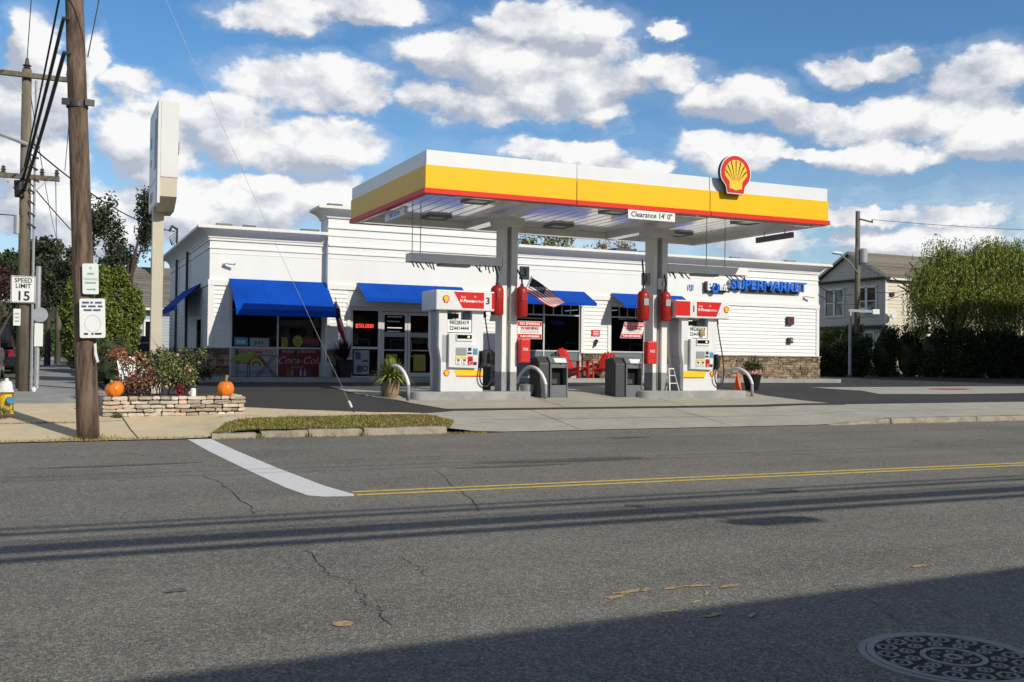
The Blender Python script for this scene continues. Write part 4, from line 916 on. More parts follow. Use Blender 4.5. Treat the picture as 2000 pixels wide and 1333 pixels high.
t = thing('clearance_sign', 'white Clearance 14 foot sign under the canopy front edge', 'sign', (12.2, 18.97, 4.6)); box('plate', 'sign_white', t, 11.58, 12.82, 18.955, 18.975, 4.545, 4.745); text('lettering', "Clearance 14' 0\"", .165, (12.2, 18.953, 4.645), 'letter_black', t, ext=.001, bold=.003)
# hanging panels at the canopy ends
def hangpanel(x, y0, y1, z0, z1, lab, letters):
    t = thing('hanging_sign', lab, 'sign', (x, (y0+y1)/2, z0)); box('panel', 'slate_plastic' if not letters else 'canopy_white', t, x-.04, x+.04, y0, y1, z0, z1)
    for y in (y0+.3, y1-.3): MB().tube([(x, y, z1), (x, y, 4.78)], .012, 5).build('hanger', 'galvanised', t)
    if letters: text('lettering', letters, .2, (x-.042, (y0+y1)/2, (z0+z1)/2), 'letter_blue', t, face='-x', ext=.001)
hangpanel(16.85, 19.7, 21.1, 4.52, 4.66, 'plain grey panel hanging at the right end of the canopy', None)
hangpanel(7.05, 20.9, 22.3, 4.55, 4.75, 'pale panel with blue lettering hanging at the left end of the canopy', 'Self Serve')
# suppression rails
def rail(x0, x1, z, lab, hang, col_side):
    t = thing('fire_suppression_rail', lab, 'pipe rail', ((x0+x1)/2, 21.8, z), 'fire suppression rails over the pumps')
    box('channel', 'column_white', t, x0, x1, 21.62, 21.98, z, z+.2, bevel=.01)
    box('under_lamp', 'column_grey', t, (x0+x1)/2-.4, (x0+x1)/2+.35, 21.66, 21.94, z-.06, z-.002)
    for e in ((x0+.05, 1), (x1-.08, -1)):
        for k in range(6):
            xx = e[0]+e[1]*k*.11; MB().tube([(xx, 21.7+.05*(k % 3), z+.01), (xx+random.uniform(-.09, .07), 21.62-.1*(k % 2), z-.12-.03*(k % 3))], .016, 5).build('nozzle', 'dark_metal', t)
    for hx in hang: MB().tube([(hx, 21.8, z+.2), (hx, 21.8, 4.95)], .011, 5).build('hanger_rod', 'galvanised', t)
    return t
rail(7.42, 9.73, 3.60, 'grey fire suppression rail running left from the left column', (7.52, 7.72), 1); rail(14.43, 16.98, 3.70, 'grey fire suppression rail running right from the right column', (15.75, 16.35), -1)
def suppress(x, z0, z1, lab, r=.155, zr=3.6, dx=0):
    t = thing('fire_suppression_cylinder', lab, 'cylinder', (x, 21.8, z0), 'red fire suppression cylinders on the columns')
    MB().lathe([(r*.9, 0), (r, .03), (r, z1-z0-.14), (r*.92, z1-z0-.08), (r*.6, z1-z0-.02), (.04, z1-z0)], x, 21.45, 20, 0, z0).build('tank', 'cylinder_red', t, smooth=True)
    MB().tube([(x, 21.45, z1-.02), (x, 21.45, z1+.1), (x+dx*.2, 21.45, z1+.2), (x+dx, 21.7, zr)], .022, 6).build('pipe', 'dark_metal', t); MB().lathe([(.045, 0), (.045, .08)], x, 21.45, 8, 0, z1-.03).build('valve', 'dark_metal', t)
    MB().box(x-.07, x+.07, 21.45-r-.004, 21.45-r+.03, z0+.38, z0+.55).build('label_plate', 'poster_pale' if x > 12 else 'cylinder_red', t)
    return t
suppress(9.525, 2.42, 3.13, 'red cylinder above the left pump, left of its column', dx=.05); suppress(10.17, 2.40, 3.13, 'red cylinder beside the waving flag, right of the left column', r=.14, dx=-.05)
suppress(13.57, 2.40, 3.16, 'red cylinder with pale plate on the left of the right column', zr=3.95, dx=.12); suppress(14.23, 2.40, 3.16, 'red cylinder right of the right column, touching the pump header', r=.145, zr=3.7, dx=.12)
for (x, lab, n) in ((10.30, 'grey number 3 plate on the column', '3'), (13.74, 'grey number 1 plate left of the right column', '1')):
    t = thing('number_plate', lab, 'number sign', (x, 21.6, 3.3), 'number plates on the columns'); box('plate', 'column_grey', t, x-.13, x+.13, 21.58, 21.62, 3.3, 3.62, bevel=.015); text('numeral', n, .26, (x, 21.578, 3.46), 'letter_black', t, ext=.002, bold=.004)
t = thing('number_plate', 'white number 1 plate on the front of the right column', 'number sign', (14.2, 21.6, 3.3), 'number plates on the columns'); box('plate', 'column_white', t, 14.10, 14.34, 21.58, 21.615, 3.22, 3.5); text('numeral', '1', .2, (14.22, 21.578, 3.36), 'letter_black', t, ext=.002)
def warning(x0, x1, z0, z1, lab, tilt):
    t = thing('warning_sign', lab, 'warning sign', ((x0+x1)/2, 21.75, z0), 'red and white warning signs by the columns')
    def sl(b): 
        b.v = [(x+tilt*(z-z0), y, z) for x, y, z in b.v]; return b
    sl(MB().box(x0, x1, 21.74, 21.76, z0, z1)).build('plate', 'sign_white', t); h = z1-z0
    sl(MB().box(x0+.01, x1-.01, 21.735, 21.7395, z0+h*.72, z1-.01)).build('red_band', 'pump_red', t); sl(MB().box(x0+.01, x1-.01, 21.735, 21.7395, z0+.01, z0+h*.27)).build('red_band', 'pump_red', t)
    for s_, sz, z, m in (('NO SMOKING', .085, z0+h*.85, 'letter_white'), ('WARNING', .1, z0+h*.6, 'letter_red'), ('TURN OFF ENGINE', .06, z0+h*.14, 'letter_white')):
        o = text('lettering', s_, sz, ((x0+x1)/2+tilt*(z-z0), 21.733, z), m, t, ext=.001, bold=.003)
    for k in range(2): MB().box(x0+.08+tilt*h*.4, x1-.08+tilt*h*.4, 21.736, 21.7395, z0+h*(.36+.08*k), z0+h*(.385+.08*k)).build('print_line', 'faded_print', t)
    MB().tube([(x0-.05, 21.75, z1+.07), (x1+.05, 21.75, z1+.07)], .012, 5).build('hanger_bar', 'dark_metal', t)
warning(10.2, 10.86, 1.88, 2.31, 'upright red and white warning sign right of the left column', 0); warning(13.08, 13.70, 1.95, 2.36, 'skewed red and white warning sign left of the right column', .32)
for (x0, x1, lab) in ((10.15, 10.42, 'red extinguisher cabinet on the left column'), (13.72, 14.0, 'red extinguisher cabinet on the right column')):
    t = thing('extinguisher_cabinet', lab, 'extinguisher cabinet', (x0, 21.6, 1.3), 'red extinguisher cabinets'); box('cabinet', 'bright_red', t, x0, x1, 21.45, 21.66, 1.30, 1.88, bevel=.03); text('lettering', 'FIRE', .1, ((x0+x1)/2, 21.447, 1.62), 'letter_white', t, ext=.001, sx=.8); box('door_seam', 'letter_black', t, x0+.03, x1-.03, 21.448, 21.4495, 1.44, 1.448)
# islands
def island(x0, x1, lab):
    p = []; y0, y1 = 21.22, 22.55; r = .25
    for (cx_, cy_, a0) in ((x1-r, y0+r, -90), (x1-r, y1-r, 0), (x0+r, y1-r, 90), (x0+r, y0+r, 180)):
        for k in range(6): a = radians(a0+90*k/5); p.append((cx_+r*cos(a), cy_+r*sin(a)))
    b = MB(); b.prism(p, .4, .62, 'z'); o = b.build('pump_island', 'concrete_grey', bevel=.02); tag(o, lab, 'pump island', 'raised pump islands'); return o
island(7.38, 10.42, 'raised concrete island under the left pump'); island(13.45, 16.75, 'raised concrete island under the right pump')
# pumps
def pump(X, num, flip, lab, hx0, hx1):
    t = thing('fuel_pump', lab, 'fuel pump', (X+.5, 21.7, .62), 'white and red fuel pumps')
    yf, yb = 21.35, 22.05; Z = .62
    pz = lambda u, v: (X+u, Z+v)
    # front and rear shells with waisted left post
    outl = [pz(0, 0), pz(1.05, 0), pz(1.05, .52), pz(1.05, 1.87), pz(.76, 1.87), pz(.76, 1.35), pz(.15, 1.35), pz(.15, 1.87), pz(-.06, 1.87), pz(-.06, 1.04), pz(-.03, .88), pz(0, .72), pz(0, .5)]
    body = MB(); body.prism(outl, yf, yf+.14); body.prism(outl, yb-.14, yb); body.build('body_shell', 'pump_white', t, bevel=.008)
    core = MB(); core.prism([pz(.02, .0), pz(1.03, .0), pz(1.03, 1.3), pz(.0, 1.3)], yf+.14, yb-.14); core.prism([pz(-.03, .9), pz(.14, 1.3), pz(.14, 1.86), pz(-.05, 1.86)], yf+.14, yb-.14); core.prism([pz(.78, 1.3), pz(1.04, 1.3), pz(1.04, 1.86), pz(.78, 1.86)], yf+.14, yb-.14); core.build('side_panel', 'pump_silver', t)
    b = MB(); b.prism([pz(.16, .56), pz(.85, .54), pz(.88, .62), pz(.88, 1.1), pz(.74, 1.1), pz(.74, 1.34), pz(.16, 1.34)], yf-.09, yf+.001); b.build('door_panel', 'pump_white', t, bevel=.015)
    fr = yf-.09
    box('recess', 'pump_silver', t, X+.03, X+.15, yf-.004, yf+.001, Z+.68, Z+1.3)  # flat grey plate; the notch's shade is put into its colour
    d = box('price_display', 'sign_white', t, X+.33, X+.74, fr-.03, fr, Z+1.17, Z+1.34, bevel=.008); box('display_glass', 'screen_black', d, X+.35, X+.71, fr-.034, fr-.031, Z+1.22, Z+1.31); b = MB(); b.tube([(X+.63, fr-.036, Z+1.265), (X+.63, fr-.04, Z+1.265)], .028, 10); b.build('display_lamp', 'display_glow', d)
    d = box('keypad_screen', 'pump_silver', t, X+.33, X+.60, fr-.008, fr, Z+.83, Z+1.02); box('screen', 'screen_grey', d, X+.35, X+.58, fr-.012, fr-.009, Z+.85, Z+1.0)
    for (x0, m) in ((.33, 'flag_white'), (.48, 'flag_white'), (.63, 'pump_red')):
        d = box('grade_button', m, t, X+x0, X+x0+.12, fr-.014, fr, Z+.62, Z+.82); box('grade_top', 'pump_yellow' if m != 'pump_red' else 'pump_red', d, X+x0+.005, X+x0+.115, fr-.018, fr-.015, Z+.76, Z+.81); box('grade_print', 'letter_black', d, X+x0+.03, X+x0+.09, fr-.018, fr-.015, Z+.71, Z+.75)
        text('numeral', 'C', .1, (X+x0+.06, fr-.016, Z+.66), 'letter_black' if m != 'pump_red' else 'letter_white', d, ext=.001)
    box('card_reader', 'letter_black', t, X+.64, X+.71, fr-.02, fr, Z+.95, Z+1.02); box('card_slot', 'letter_black', t, X+.62, X+.72, fr-.012, fr, Z+.87, Z+.91); box('tap_reader', 'poster_blue', t, X+.76, X+.87, fr-.012, fr, Z+.86, Z+1.0); box('printer_slot', 'letter_black', t, X+.77, X+.85, fr-.012, fr, Z+.62, Z+.69)
    # price digits row
    pr = box('price_panel', 'sign_white', t, X+.16, X+.75, yf+.02, yf+.05, Z+1.37, Z+1.66)
    for (i, s_) in enumerate(('9 8 5 2 8 5 4 1 9', '2 2 4 4 1 4 4 4 4')): text('price_digits', s_.replace(' ', ''), .125, (X+.45, yf+.018, Z+1.59-.13*i), 'letter_black', pr, ext=.001, bold=.003, space=1.05, sx=.82)
    box('upper_display', 'screen_black', t, X+.16, X+.44, yf+.03, yf+.2, Z+1.69, Z+1.80)
    # yellow flash with red underline
    if not flip: q = [pz(.33, .50), pz(1.049, .50), pz(1.049, .37), pz(.39, .37)]; q2 = [pz(.37, .368), pz(1.049, .368), pz(1.049, .345), pz(.39, .345)]; ex, ez = .14, .43
    else: q = [pz(.0, .50), pz(.72, .50), pz(.66, .35), pz(.0, .35)]; q2 = [pz(.0, .348), pz(.66, .348), pz(.64, .325), pz(.0, .325)]; ex, ez = .9, .44
    MB().prism(q, yf-.006, yf-.001).build('yellow_flash', 'pump_yellow', t); MB().prism(q2, yf-.006, yf-.001).build('red_underline', 'pump_red', t)
    emblem(t, X+ex, Z+ez, yf-.003, .075, 0, 0)
    # header
    H0, H1 = Z+1.87, Z+2.33; hy0, hy1 = 21.22, 22.2
    hd = box('header_sign', 'pump_white', t, hx0, hx1, hy0, hy1, H0, H1, bevel=.025)
    box('header_lamp', 'sign_white', hd, X+.2, X+.6, 21.5, 21.8, H0-.03, H0)
    if not flip:
        nx = X+1.10; r1 = [(X+.25, H1-.035), (X+1.0, H1-.035), (X+1.0, H0+.055), (X+.47, H0+.055)]; r2 = [(X+1.2, H1-.035), (hx1-.01, H1-.035), (hx1-.01, H0+.055), (X+1.2, H0+.055)]; tx = X+.68; lx = X+.06
    else:
        nx = X+.22; r1 = [(X+.32, H1-.035), (X+1.09, H1-.035), (X+.93, H0+.055), (X+.32, H0+.055)]; r2 = [(hx0+.01, H1-.035), (X+.11, H1-.035), (X+.11, H0+.055), (hx0+.01, H0+.055)]; tx = X+.63; lx = X+1.24
    for q in (r1, r2): MB().prism(q, hy0-.006, hy0-.001).build('red_flash', 'pump_red', hd)
    emblem(hd, lx, (H0+H1)/2+.02, hy0-.003, .085, 0, 0)
    text('numeral', num, .22, (nx, hy0-.004, (H0+H1)/2), 'letter_black', hd, ext=.002, bold=.006)
    text('lettering', 'V-Power', .105, (tx-.1, hy0-.008, (H0+H1)/2-.01), 'letter_white', hd, ext=.001, bold=.003, shear=.2); text('lettering', 'NiTRO+', .07, (tx+.2, hy0-.008, (H0+H1)/2-.02), 'letter_white', hd, ext=.001, bold=.001); text('lettering', 'Shell', .065, (tx-.2, hy0-.008, (H0+H1)/2+.08), 'letter_white', hd, ext=.001); text('lettering', 'O', .06, (tx+.1, hy0-.008, (H0+H1)/2+.09), 'letter_white', hd, ext=.001)
    # nozzle, boot and hose
    nz = MB(); nz.prism([pz(.93, .55), pz(1.12, .6), pz(1.14, .9), pz(.95, .95)], yf-.03, yf+.10); nz.tube([(X+1.0, yf-.06, Z+.95), (X+1.02, yf-.1, Z+.75), (X+.98, yf-.07, Z+.55)], .035, 7); nz.build('nozzle', 'black_rubber', t)
    MB().tube([(X+1.12, yf+.12, H0), (X+1.13, yf+.1, H0-.14)], .04, 8).build('hose_swivel', 'black_rubber', t)
    pts = [(X+1.13, yf+.1, H0-.1), (X+1.17, yf+.06, Z+1.4), (X+1.23, yf, Z+.9), (X+1.26, yf-.02, Z+.5), (X+1.22, yf-.03, Z+.22), (X+1.10, yf-.05, Z+.12), (X+.97, yf-.07, Z+.22), (X+.94, yf-.08, Z+.42), (X+1.0, yf-.08, Z+.62)]
    cv = []
    for i in range(len(pts)-1):
        p0, p1, p2, p3 = [Vector(pts[min(max(i+k, 0), len(pts)-1)]) for k in (-1, 0, 1, 2)]
        for s_ in range(5):
            u = s_/5; cv.append(.5*((2*p1)+(p2-p0)*u+(2*p0-5*p1+4*p2-p3)*u*u+(3*p1-p0-3*p2+p3)*u**3))
    MB().tube(cv, .017, 7).build('hose', 'black_rubber', t, smooth=True)
    return t
pump(8.09, '3', False, 'white fuel pump numbered 3 with red header, left of the left column', 7.91, 9.36); pump(14.73, '1', True, 'white fuel pump numbered 1 with red header, right of the right column', 14.40, 16.08)
t = bpy.data.objects['fuel_pump.001']; b = MB(); b.ball((15.3, 21.33, 2.12), .09, .03, .1); b.build('taped_note', 'leaf_tan', t)
# hoop bollards
def hoop(x, y0, y1, lab, dx=-.12):
    t = thing('hoop_bollard', lab, 'bollard', (x, (y0+y1)/2, .5), 'white hoop bollards at the island ends')
    pts = []; r = (y1-y0)/2; zg = g(x, y0)
    for k in range(13): a = pi*k/12; pts.append((x+dx*k/12, y0+r-r*cos(a), .80+.40*sin(a)))
    MB().tube([(x, y0, .78)]+pts+[(x+dx, y1, .78)], .041, 10).build('hoop', 'white_paint', t, smooth=True)
    for (xx, yy) in ((x, y0), (x+dx, y1)): MB().tube([(xx, yy, .44), (xx, yy, .79)], .043, 10).build('painted_leg', 'column_grey', t, smooth=True)
hoop(7.18, 20.95, 21.9, 'hoop bollard beside the spiky potted plant', -.30); hoop(10.78, 21.35, 22.2, 'hoop bollard between the left column and the waste bins', -.35); hoop(17.05, 21.5, 22.4, 'hoop bollard around the traffic cone at the right island', -.35)
# waste stations
def bin_(x0, y, lab, z):
    t = thing('waste_station', lab, 'waste bin', (x0+.4, y+.2, z), 'charcoal waste and squeegee stations')
    w = .80; x1 = x0+w; H = .98
    b = MB(); b.prism([(y+.02, z), (y+.55, z), (y+.55, z+H-.02), (y+.2, z+H+.02), (y+.02, z+H-.14)], x0, x0+.28, 'x'); b.build('side_unit', 'charcoal_plastic', t, bevel=.02)
    f = MB(); f.prism([(y, z), (y, z+H-.12), (y+.12, z+H), (y+.55, z+H), (y+.55, z)], x0+.30, x0+.34, 'x'); f.prism([(y, z), (y, z+H-.12), (y+.12, z+H), (y+.55, z+H), (y+.55, z)], x1-.05, x1-.01, 'x'); f.box(x0+.34, x1-.05, y+.3, y+.55, z, z+H-.01); f.box(x0+.34, x1-.05, y+.01, y+.3, z, z+.3); f.box(x0+.34, x1-.05, y+.01, y+.3, z+.72, z+H-.14); f.build('body', 'slate_plastic', t, bevel=.01)
    MB().prism([(y-.02, z+H-.13), (y+.1, z+H+.0), (y+.57, z+H+.03), (y+.57, z+H), (y, z+H-.15)], x0+.29, x1, 'x').build('lid', 'slate_plastic', t)
    box('opening', 'dark_void', t, x0+.345, x1-.055, y+.2, y+.295, z+.31, z+.715); box('squeegee_tray', 'charcoal_plastic', t, x0+.36, x0+.5, y+.03, y+.2, z+.34, z+.45)
    b = MB(); b.add([(x0+.42, y-.022, z+H-.125), (x1-.06, y-.022, z+H-.125), (x1-.06, y+.07, z+H-.02), (x0+.42, y+.07, z+H-.02)], [(0, 1, 2, 3)]); b.build('instruction_label', 'sign_white', t)
    box('latch', 'letter_black', t, x0+.56, x0+.6, y-.0, y+.012, z+.8, z+.84)
    return t
a = bin_(10.68, 21.5, 'waste station left of centre, nearer the left column', .46)
c = bin_(12.82, 21.5, 'waste station beside the right column with a squeegee in it', .46)
MB().tube([(13.5, 21.49, .95), (13.52, 21.47, 1.4)], .012, 5).build('squeegee_handle', 'letter_black', c)
t = thing('waste_drum', 'dark grey bin just behind the hose of the left pump', 'waste bin', (9.55, 22.9, .56)); box('body', 'charcoal_plastic', t, 9.45, 9.95, 22.7, 23.2, .56, 1.5, bevel=.03); box('lid', 'slate_plastic', t, 9.42, 9.98, 22.67, 23.23, 1.5, 1.62, bevel=.03); text('lettering', 'TRASH', .12, (9.7, 22.667, 1.56), 'letter_white', t, ext=.001)
t = thing('bucket', 'weathered grey bucket beside the hoop bollard by the left column', 'bucket', (10.62, 22.0, .55)); MB().lathe([(.15, 0), (.19, .22), (.2, .24), (.17, .25), (.14, .23), (.06, .26), (.02, .27)], 10.56, 21.9, 20, 0, .53).build('pail', 'galvanised', t, smooth=False)
t = thing('step_ladder', 'white folding step ladder left of pump 1', 'ladder', (14.55, 21.6, .62))
b = MB()
for (x, y, x2, y2) in ((14.40, 21.45, 14.48, 21.62), (14.68, 21.45, 14.62, 21.62), (14.40, 21.98, 14.48, 21.72), (14.68, 21.98, 14.62, 21.72)): b.bar((x, y, .62), (x2, y2, 1.18), .03, .02)
b.build('rails', 'white_paint', t); 
for z in (.8, 1.0): box('step', 'white_paint', t, 14.43, 14.65, 21.46+(z-.6)*.25, 21.56+(z-.6)*.25, z, z+.02)
box('top_step', 'white_paint', t, 14.46, 14.64, 21.6, 21.74, 1.17, 1.2)
t = thing('fire_extinguisher', 'red and pale fire extinguisher standing behind the ladder', 'fire extinguisher', (14.9, 23.4, .56)); MB().lathe([(.13, 0), (.14, .04), (.14, .75), (.1, .85), (.04, .9)], 15.25, 23.2, 16, 0, 1.05).build('tank', 'bright_red', t, smooth=True); MB().box(15.19, 15.31, 23.055, 23.075, 1.2, 1.75).build('label_plate', 'pink_letter', t); MB().tube([(15.25, 23.2, .56), (15.25, 23.2, 1.06)], .03, 8).build('stand', 'dark_metal', t); MB().tube([(15.25, 23.2, 1.94), (15.4, 23.1, 1.9), (15.42, 23.1, 1.3)], .015, 5).build('hose', 'black_rubber', t)
t = thing('traffic_cone', 'orange traffic cone standing inside the right hoop bollard', 'traffic cone', (16.9, 22.0, .52)); MB().lathe([(.14, 0), (.13, .02), (.03, .52), (.02, .53)], 16.92, 21.95, 16, 0, .52).build('cone', 'cone_orange', t, smooth=True); box('base', 'cone_orange', t, 16.75, 17.09, 21.78, 22.12, .515, .545)

# ------------------------------------------------------------------ plants
def leafcloud(mb, clumps, n, size, asp=.55, mats=1, shell=.55, down=0., mif=None):
    vol = [c[3]*c[4]*c[5] for c in clumps]; 
    for _ in range(n):
        c = random.choices(clumps, vol)[0]
        while True:
            u = Vector((random.gauss(0, 1), random.gauss(0, 1), random.gauss(0, 1)))
            if u.length > .01: break
        u.normalize(); r = random.uniform(shell, 1)**.8*(1+.18*sin(u.x*7+c[0])*sin(u.z*6+c[1]*3))
        p = (c[0]+u.x*c[3]*r, c[1]+u.y*c[4]*r, c[2]+u.z*c[5]*r)
        mb.leaf(p, size*random.uniform(.6, 1.3), asp, mif(p) if mif else random.randrange(mats), down)
def limb_tree(t, x, y, z0, H, r0, spread, nl=7, name='trunk', lean=0.):
    b = MB(); tips = []
    top = (x+lean, y, z0+H*.62); b.tube([(x, y, z0-.1), (x+random.uniform(-.1, .1), y, z0+H*.25), top], [r0*1.15, r0*.85, r0*.5], 9)
    for k in range(nl):
        a = 2*pi*k/nl+random.uniform(-.4, .4); s_ = random.uniform(.45, 1)*spread; z1 = z0+H*random.uniform(.62, .95); zs = z0+H*random.uniform(.28, .58)
        p0 = (x+lean*.6, y, zs); p1 = (x+s_*.45*cos(a), y+s_*.45*sin(a), zs+(z1-zs)*.55); p2 = (x+s_*cos(a), y+s_*sin(a), z1); b.tube([p0, p1, p2], [r0*.42, r0*.25, r0*.08], 6); tips.append(p2)
    b.build(name, 'bark', t); return tips

# dome evergreen by the side walk
t = thing('dome_evergreen', 'big rounded yellow green evergreen beside the side street walk', 'tree', (1.34, 31.6, .6))
MB().tube([(1.34, 31.6, .5), (1.34, 31.6, 1.6)], .14, 8).build('trunk', 'bark', t)
MB().ball((1.34, 31.6, 2.27), .74, .74, 1.25, 14, 10, 0, .12).build('dark_core', 'leaf_dark', t)  # added dark lump that blocks light through the crown
b = MB(); cl = [(1.34, 31.6, 2.35, 1.04, 1.04, 1.6)]
for k in range(60):
    a = random.uniform(0, 2*pi); zz = random.uniform(-.9, .95); rr = sqrt(max(0, 1-abs(zz)**2.8)); cl.append((1.34+.97*rr*cos(a), 31.6+.97*rr*sin(a), 2.35+1.5*zz, .2, .2, .36))
leafcloud(b, cl[1:], 24000, .10, .5, 1, .3); leafcloud(b, cl[:1], 16000, .11, .5, 1, .86); b.build('crown', 'leaf_evergreen', t)
t = thing('low_juniper', 'low spreading green juniper in front of the round evergreen', 'shrub', (1.5, 28.6, .6))
MB().ball((1.50, 28.6, 1.15), .45, .45, .55, 12, 8, 0, .15).build('dark_core', 'leaf_dark', t); b = MB(); cl = []  # added core keeps light from passing through the juniper
for k in range(26): a = random.uniform(0, 2*pi); zz = random.uniform(-.5, .95); rr = sqrt(max(0, 1-zz*zz)); cl.append((1.50+.5*rr*cos(a), 28.6+.5*rr*sin(a), 1.2+.62*zz, .2, .2, .16))
leafcloud(b, cl, 6000, .06, .4, 1, .2); b.build('foliage', 'leaf_mid', t); MB().tube([(1.50, 28.6, .5), (1.50, 28.6, .9)], .06, 6).build('trunk', 'bark', t)
# airy tree behind
def airy(x, y, z0, H, spread, lab, leaf, n, size, group=None, seed=1, crown=None, r0=.16):
    random.seed(seed); t = thing('street_tree', lab, 'tree', (x, y, z0), group); tips = limb_tree(t, x, y, z0, H, r0, spread, 9)
    cl = [(p[0]+random.uniform(-.3, .3), p[1]+random.uniform(-.3, .3), p[2]+random.uniform(-.3, .4), spread*random.uniform(.22, .38), spread*.3, H*random.uniform(.07, .13)) for p in tips for _ in range(2)]
    for k in range(10): cl.append((x+random.uniform(-.6, .6)*spread, y+random.uniform(-.6, .6)*spread, z0+H*random.uniform(.5, .95), spread*.26, spread*.26, H*.08))
    b = MB(); leafcloud(b, cl, n, size, .6, 1, .1); b.build('crown', leaf, t); return t
airy(3.1, 48, .65, 8.0, 1.5, 'tall loose dark tree behind the round evergreen', 'leaf_dark', 8000, .15, seed=3)
airy(1.5, 54, .65, 5.6, 1.7, 'dark spreading tree beyond the near utility pole', 'leaf_dark', 8000, .17, seed=4)
airy(-.2, 60, .7, 6.6, 1.8, 'dark leafy tree arching over the far side walk', 'leaf_dark', 9000, .2, seed=5)
airy(-1.75, 38, .6, 3.9, 1.3, 'dark red leaved tree behind the speed limit sign', 'leaf_red', 9000, .13, seed=6)
airy(-1.1, 46, .65, 4.6, 1.2, 'dark green street tree behind the far utility pole', 'leaf_dark', 9000, .15, seed=8, r0=.22)
airy(-1.4, 70, .7, 7, 2.2, 'distant dark tree left of the side walk end', 'leaf_dark', 9000, .22, seed=9)
airy(2.6, 76, .7, 6.2, 2.4, 'distant mid green tree right of the side walk end', 'leaf_mid', 9000, .22, seed=10)
airy(2.0, 44, .6, 3.4, .9, 'short dark shrub tree behind the evergreen on the walk side', 'leaf_dark', 6000, .13, seed=12)
for i, (x, y, h, lab) in enumerate(((-1.9, 52, 2.8, 'dark hedge block left of the side walk behind the poles'), (-1.9, 64, 3.2, 'second dark hedge block left of the side walk'), (-2.0, 82, 3.5, 'farthest dark hedge block left of the side walk'), (1.4, 44, 2.8, 'dark hedge block along the side walk nearest the evergreen'), (1.5, 58, 2.6, 'second dark hedge block along the side walk'), (1.5, 72, 2.4, 'farthest dark hedge block along the side walk'))):
    random.seed(20+i); t = thing('walk_hedge', lab, 'hedge', (x, y, .6), 'hedges along the side street walk'); MB().ball((x+.3, y, .6+h*.45), .55, 4.5, h*.5, 12, 8, 0, .08).build('dark_core', 'leaf_dark', t); b = MB(); leafcloud(b, [(x+.3, y, .6+h*.45, .65, 4.7, h*.55)], 4000, .16, .6, 1, .85); b.build('foliage', 'leaf_dark', t)  # the dark ball is added to stop light between the leaves
random.seed(30)
t = thing('far_tree_belt', 'far row of trees closing the side street view', 'tree belt', (0, 170, .8)); b = MB()
leafcloud(b, [(random.uniform(-50, 20), random.uniform(118, 130), 3.2, 4, 4, 3.6) for _ in range(30)], 14000, .5, .7, 1, .3); o = b.build('foliage', 'leaf_mid', t, kind='stuff')
b = MB()
for k in range(18): b.ball((random.uniform(-40, 16), 134, 2.5), 5, 3, random.uniform(3, 5), 10, 7, 0, .2)
b.ball((.5, 134, 2.5), 6, 3, 4.5, 10, 7, 0, .2)
b.build('dark_core', 'leaf_dark', t, kind='stuff')  # dark balls added to close the see-through gaps in the belt
# trees behind the store roof
for i, (x, y, h, s_, lab, lf) in enumerate(((20.5, 54, 9.0, 1.9, 'olive tree top showing behind the store roof left of centre', 'leaf_variegated'), (24.2, 56, 9.5, 2.2, 'dusty green tree top behind the store roof at centre', 'leaf_mid'), (27.6, 55, 9.3, 1.8, 'thin olive tree top behind the roof beside the navy roof unit', 'leaf_variegated'), (34.0, 58, 9.1, 2.0, 'yellowing tree top behind the roof right of the column', 'leaf_tan'), (17.5, 55, 8.9, 1.3, 'small olive tree top behind the roof near the left column', 'leaf_mid'))):
    airy(x, y, .6, h, s_*1.15, lab, lf, 6500, .18, seed=40+i)
store_begin()
t = thing('roof_unit', 'navy blue roof unit showing above the store parapet', 'roof unit', (22.9, 38, 5.2)); box('cabinet', 'navy_panel', t, 22.6, 23.7, 38, 39.4, 5.2, 6.35); box('vent', 'dark_metal', t, 22.75, 23.55, 37.985, 38.0, 5.9, 6.25)
store_end()
random.seed(47)
for i, (x, y, r, lab) in enumerate(((3.55, 27.6, .42, 'dark low shrub at the left store corner behind the rose bush'), (3.4, 30.2, .5, 'dark shrub along the shaded left store wall'), (3.2, 33.5, .55, 'farther dark shrub along the shaded left store wall'))):
    t = thing('wall_shrub', lab, 'shrub', (x, y, .6)); MB().tube([(x, y, .5), (x, y, .9)], .04, 6).build('stem', 'bark', t); b = MB(); leafcloud(b, [(x+random.uniform(-.25, .25), y+random.uniform(-.25, .25), .7+random.uniform(.1, .7), r*.6, r*.6, r*.5) for _ in range(8)], 2200, .08, .6, 1, .1); b.build('foliage', 'leaf_dark', t)
# pots
t = thing('potted_plant', 'spiky yellow green plant in a tan pot at the left hoop', 'potted plant', (7.05, 21.75, .49)); MB().lathe([(.13, 0), (.17, .1), (.21, .36), (.23, .40), (.20, .41), (.18, .36)], 7.05, 21.75, 20, 0, .48).build('pot', 'terracotta', t, smooth=False)
random.seed(50); b = MB()
for _ in range(520):
    a = random.uniform(0, 2*pi); tl = random.uniform(.05, 1.5); L_ = random.uniform(.3, .62); w = .02; p0 = Vector((7.05+.1*cos(a)*random.random(), 21.75+.1*sin(a)*random.random(), .88)); d = Vector((cos(a)*sin(tl), sin(a)*sin(tl), cos(tl))); p1 = p0+d*L_*.55; p2 = p0+d*L_+Vector((0, 0, -.16*L_*tl*1.5)); q = Vector((-sin(a), cos(a), 0))*w
    b.add([p0-q*.6, p0+q*.6, p1+q, p1-q, p2], [(0, 1, 2, 3), (3, 2, 4)])
b.build('leaves', 'leaf_variegated', t, kind=None)
t = thing('potted_plant', 'red flowers and dark spikes in a black pot by the right hoop', 'potted plant', (18.5, 23.4, .56)); MB().lathe([(.17, 0), (.2, .1), (.27, .42), (.28, .45), (.22, .46)], 18.55, 23.4, 20, 0, .56).build('pot', 'black_pot', t)
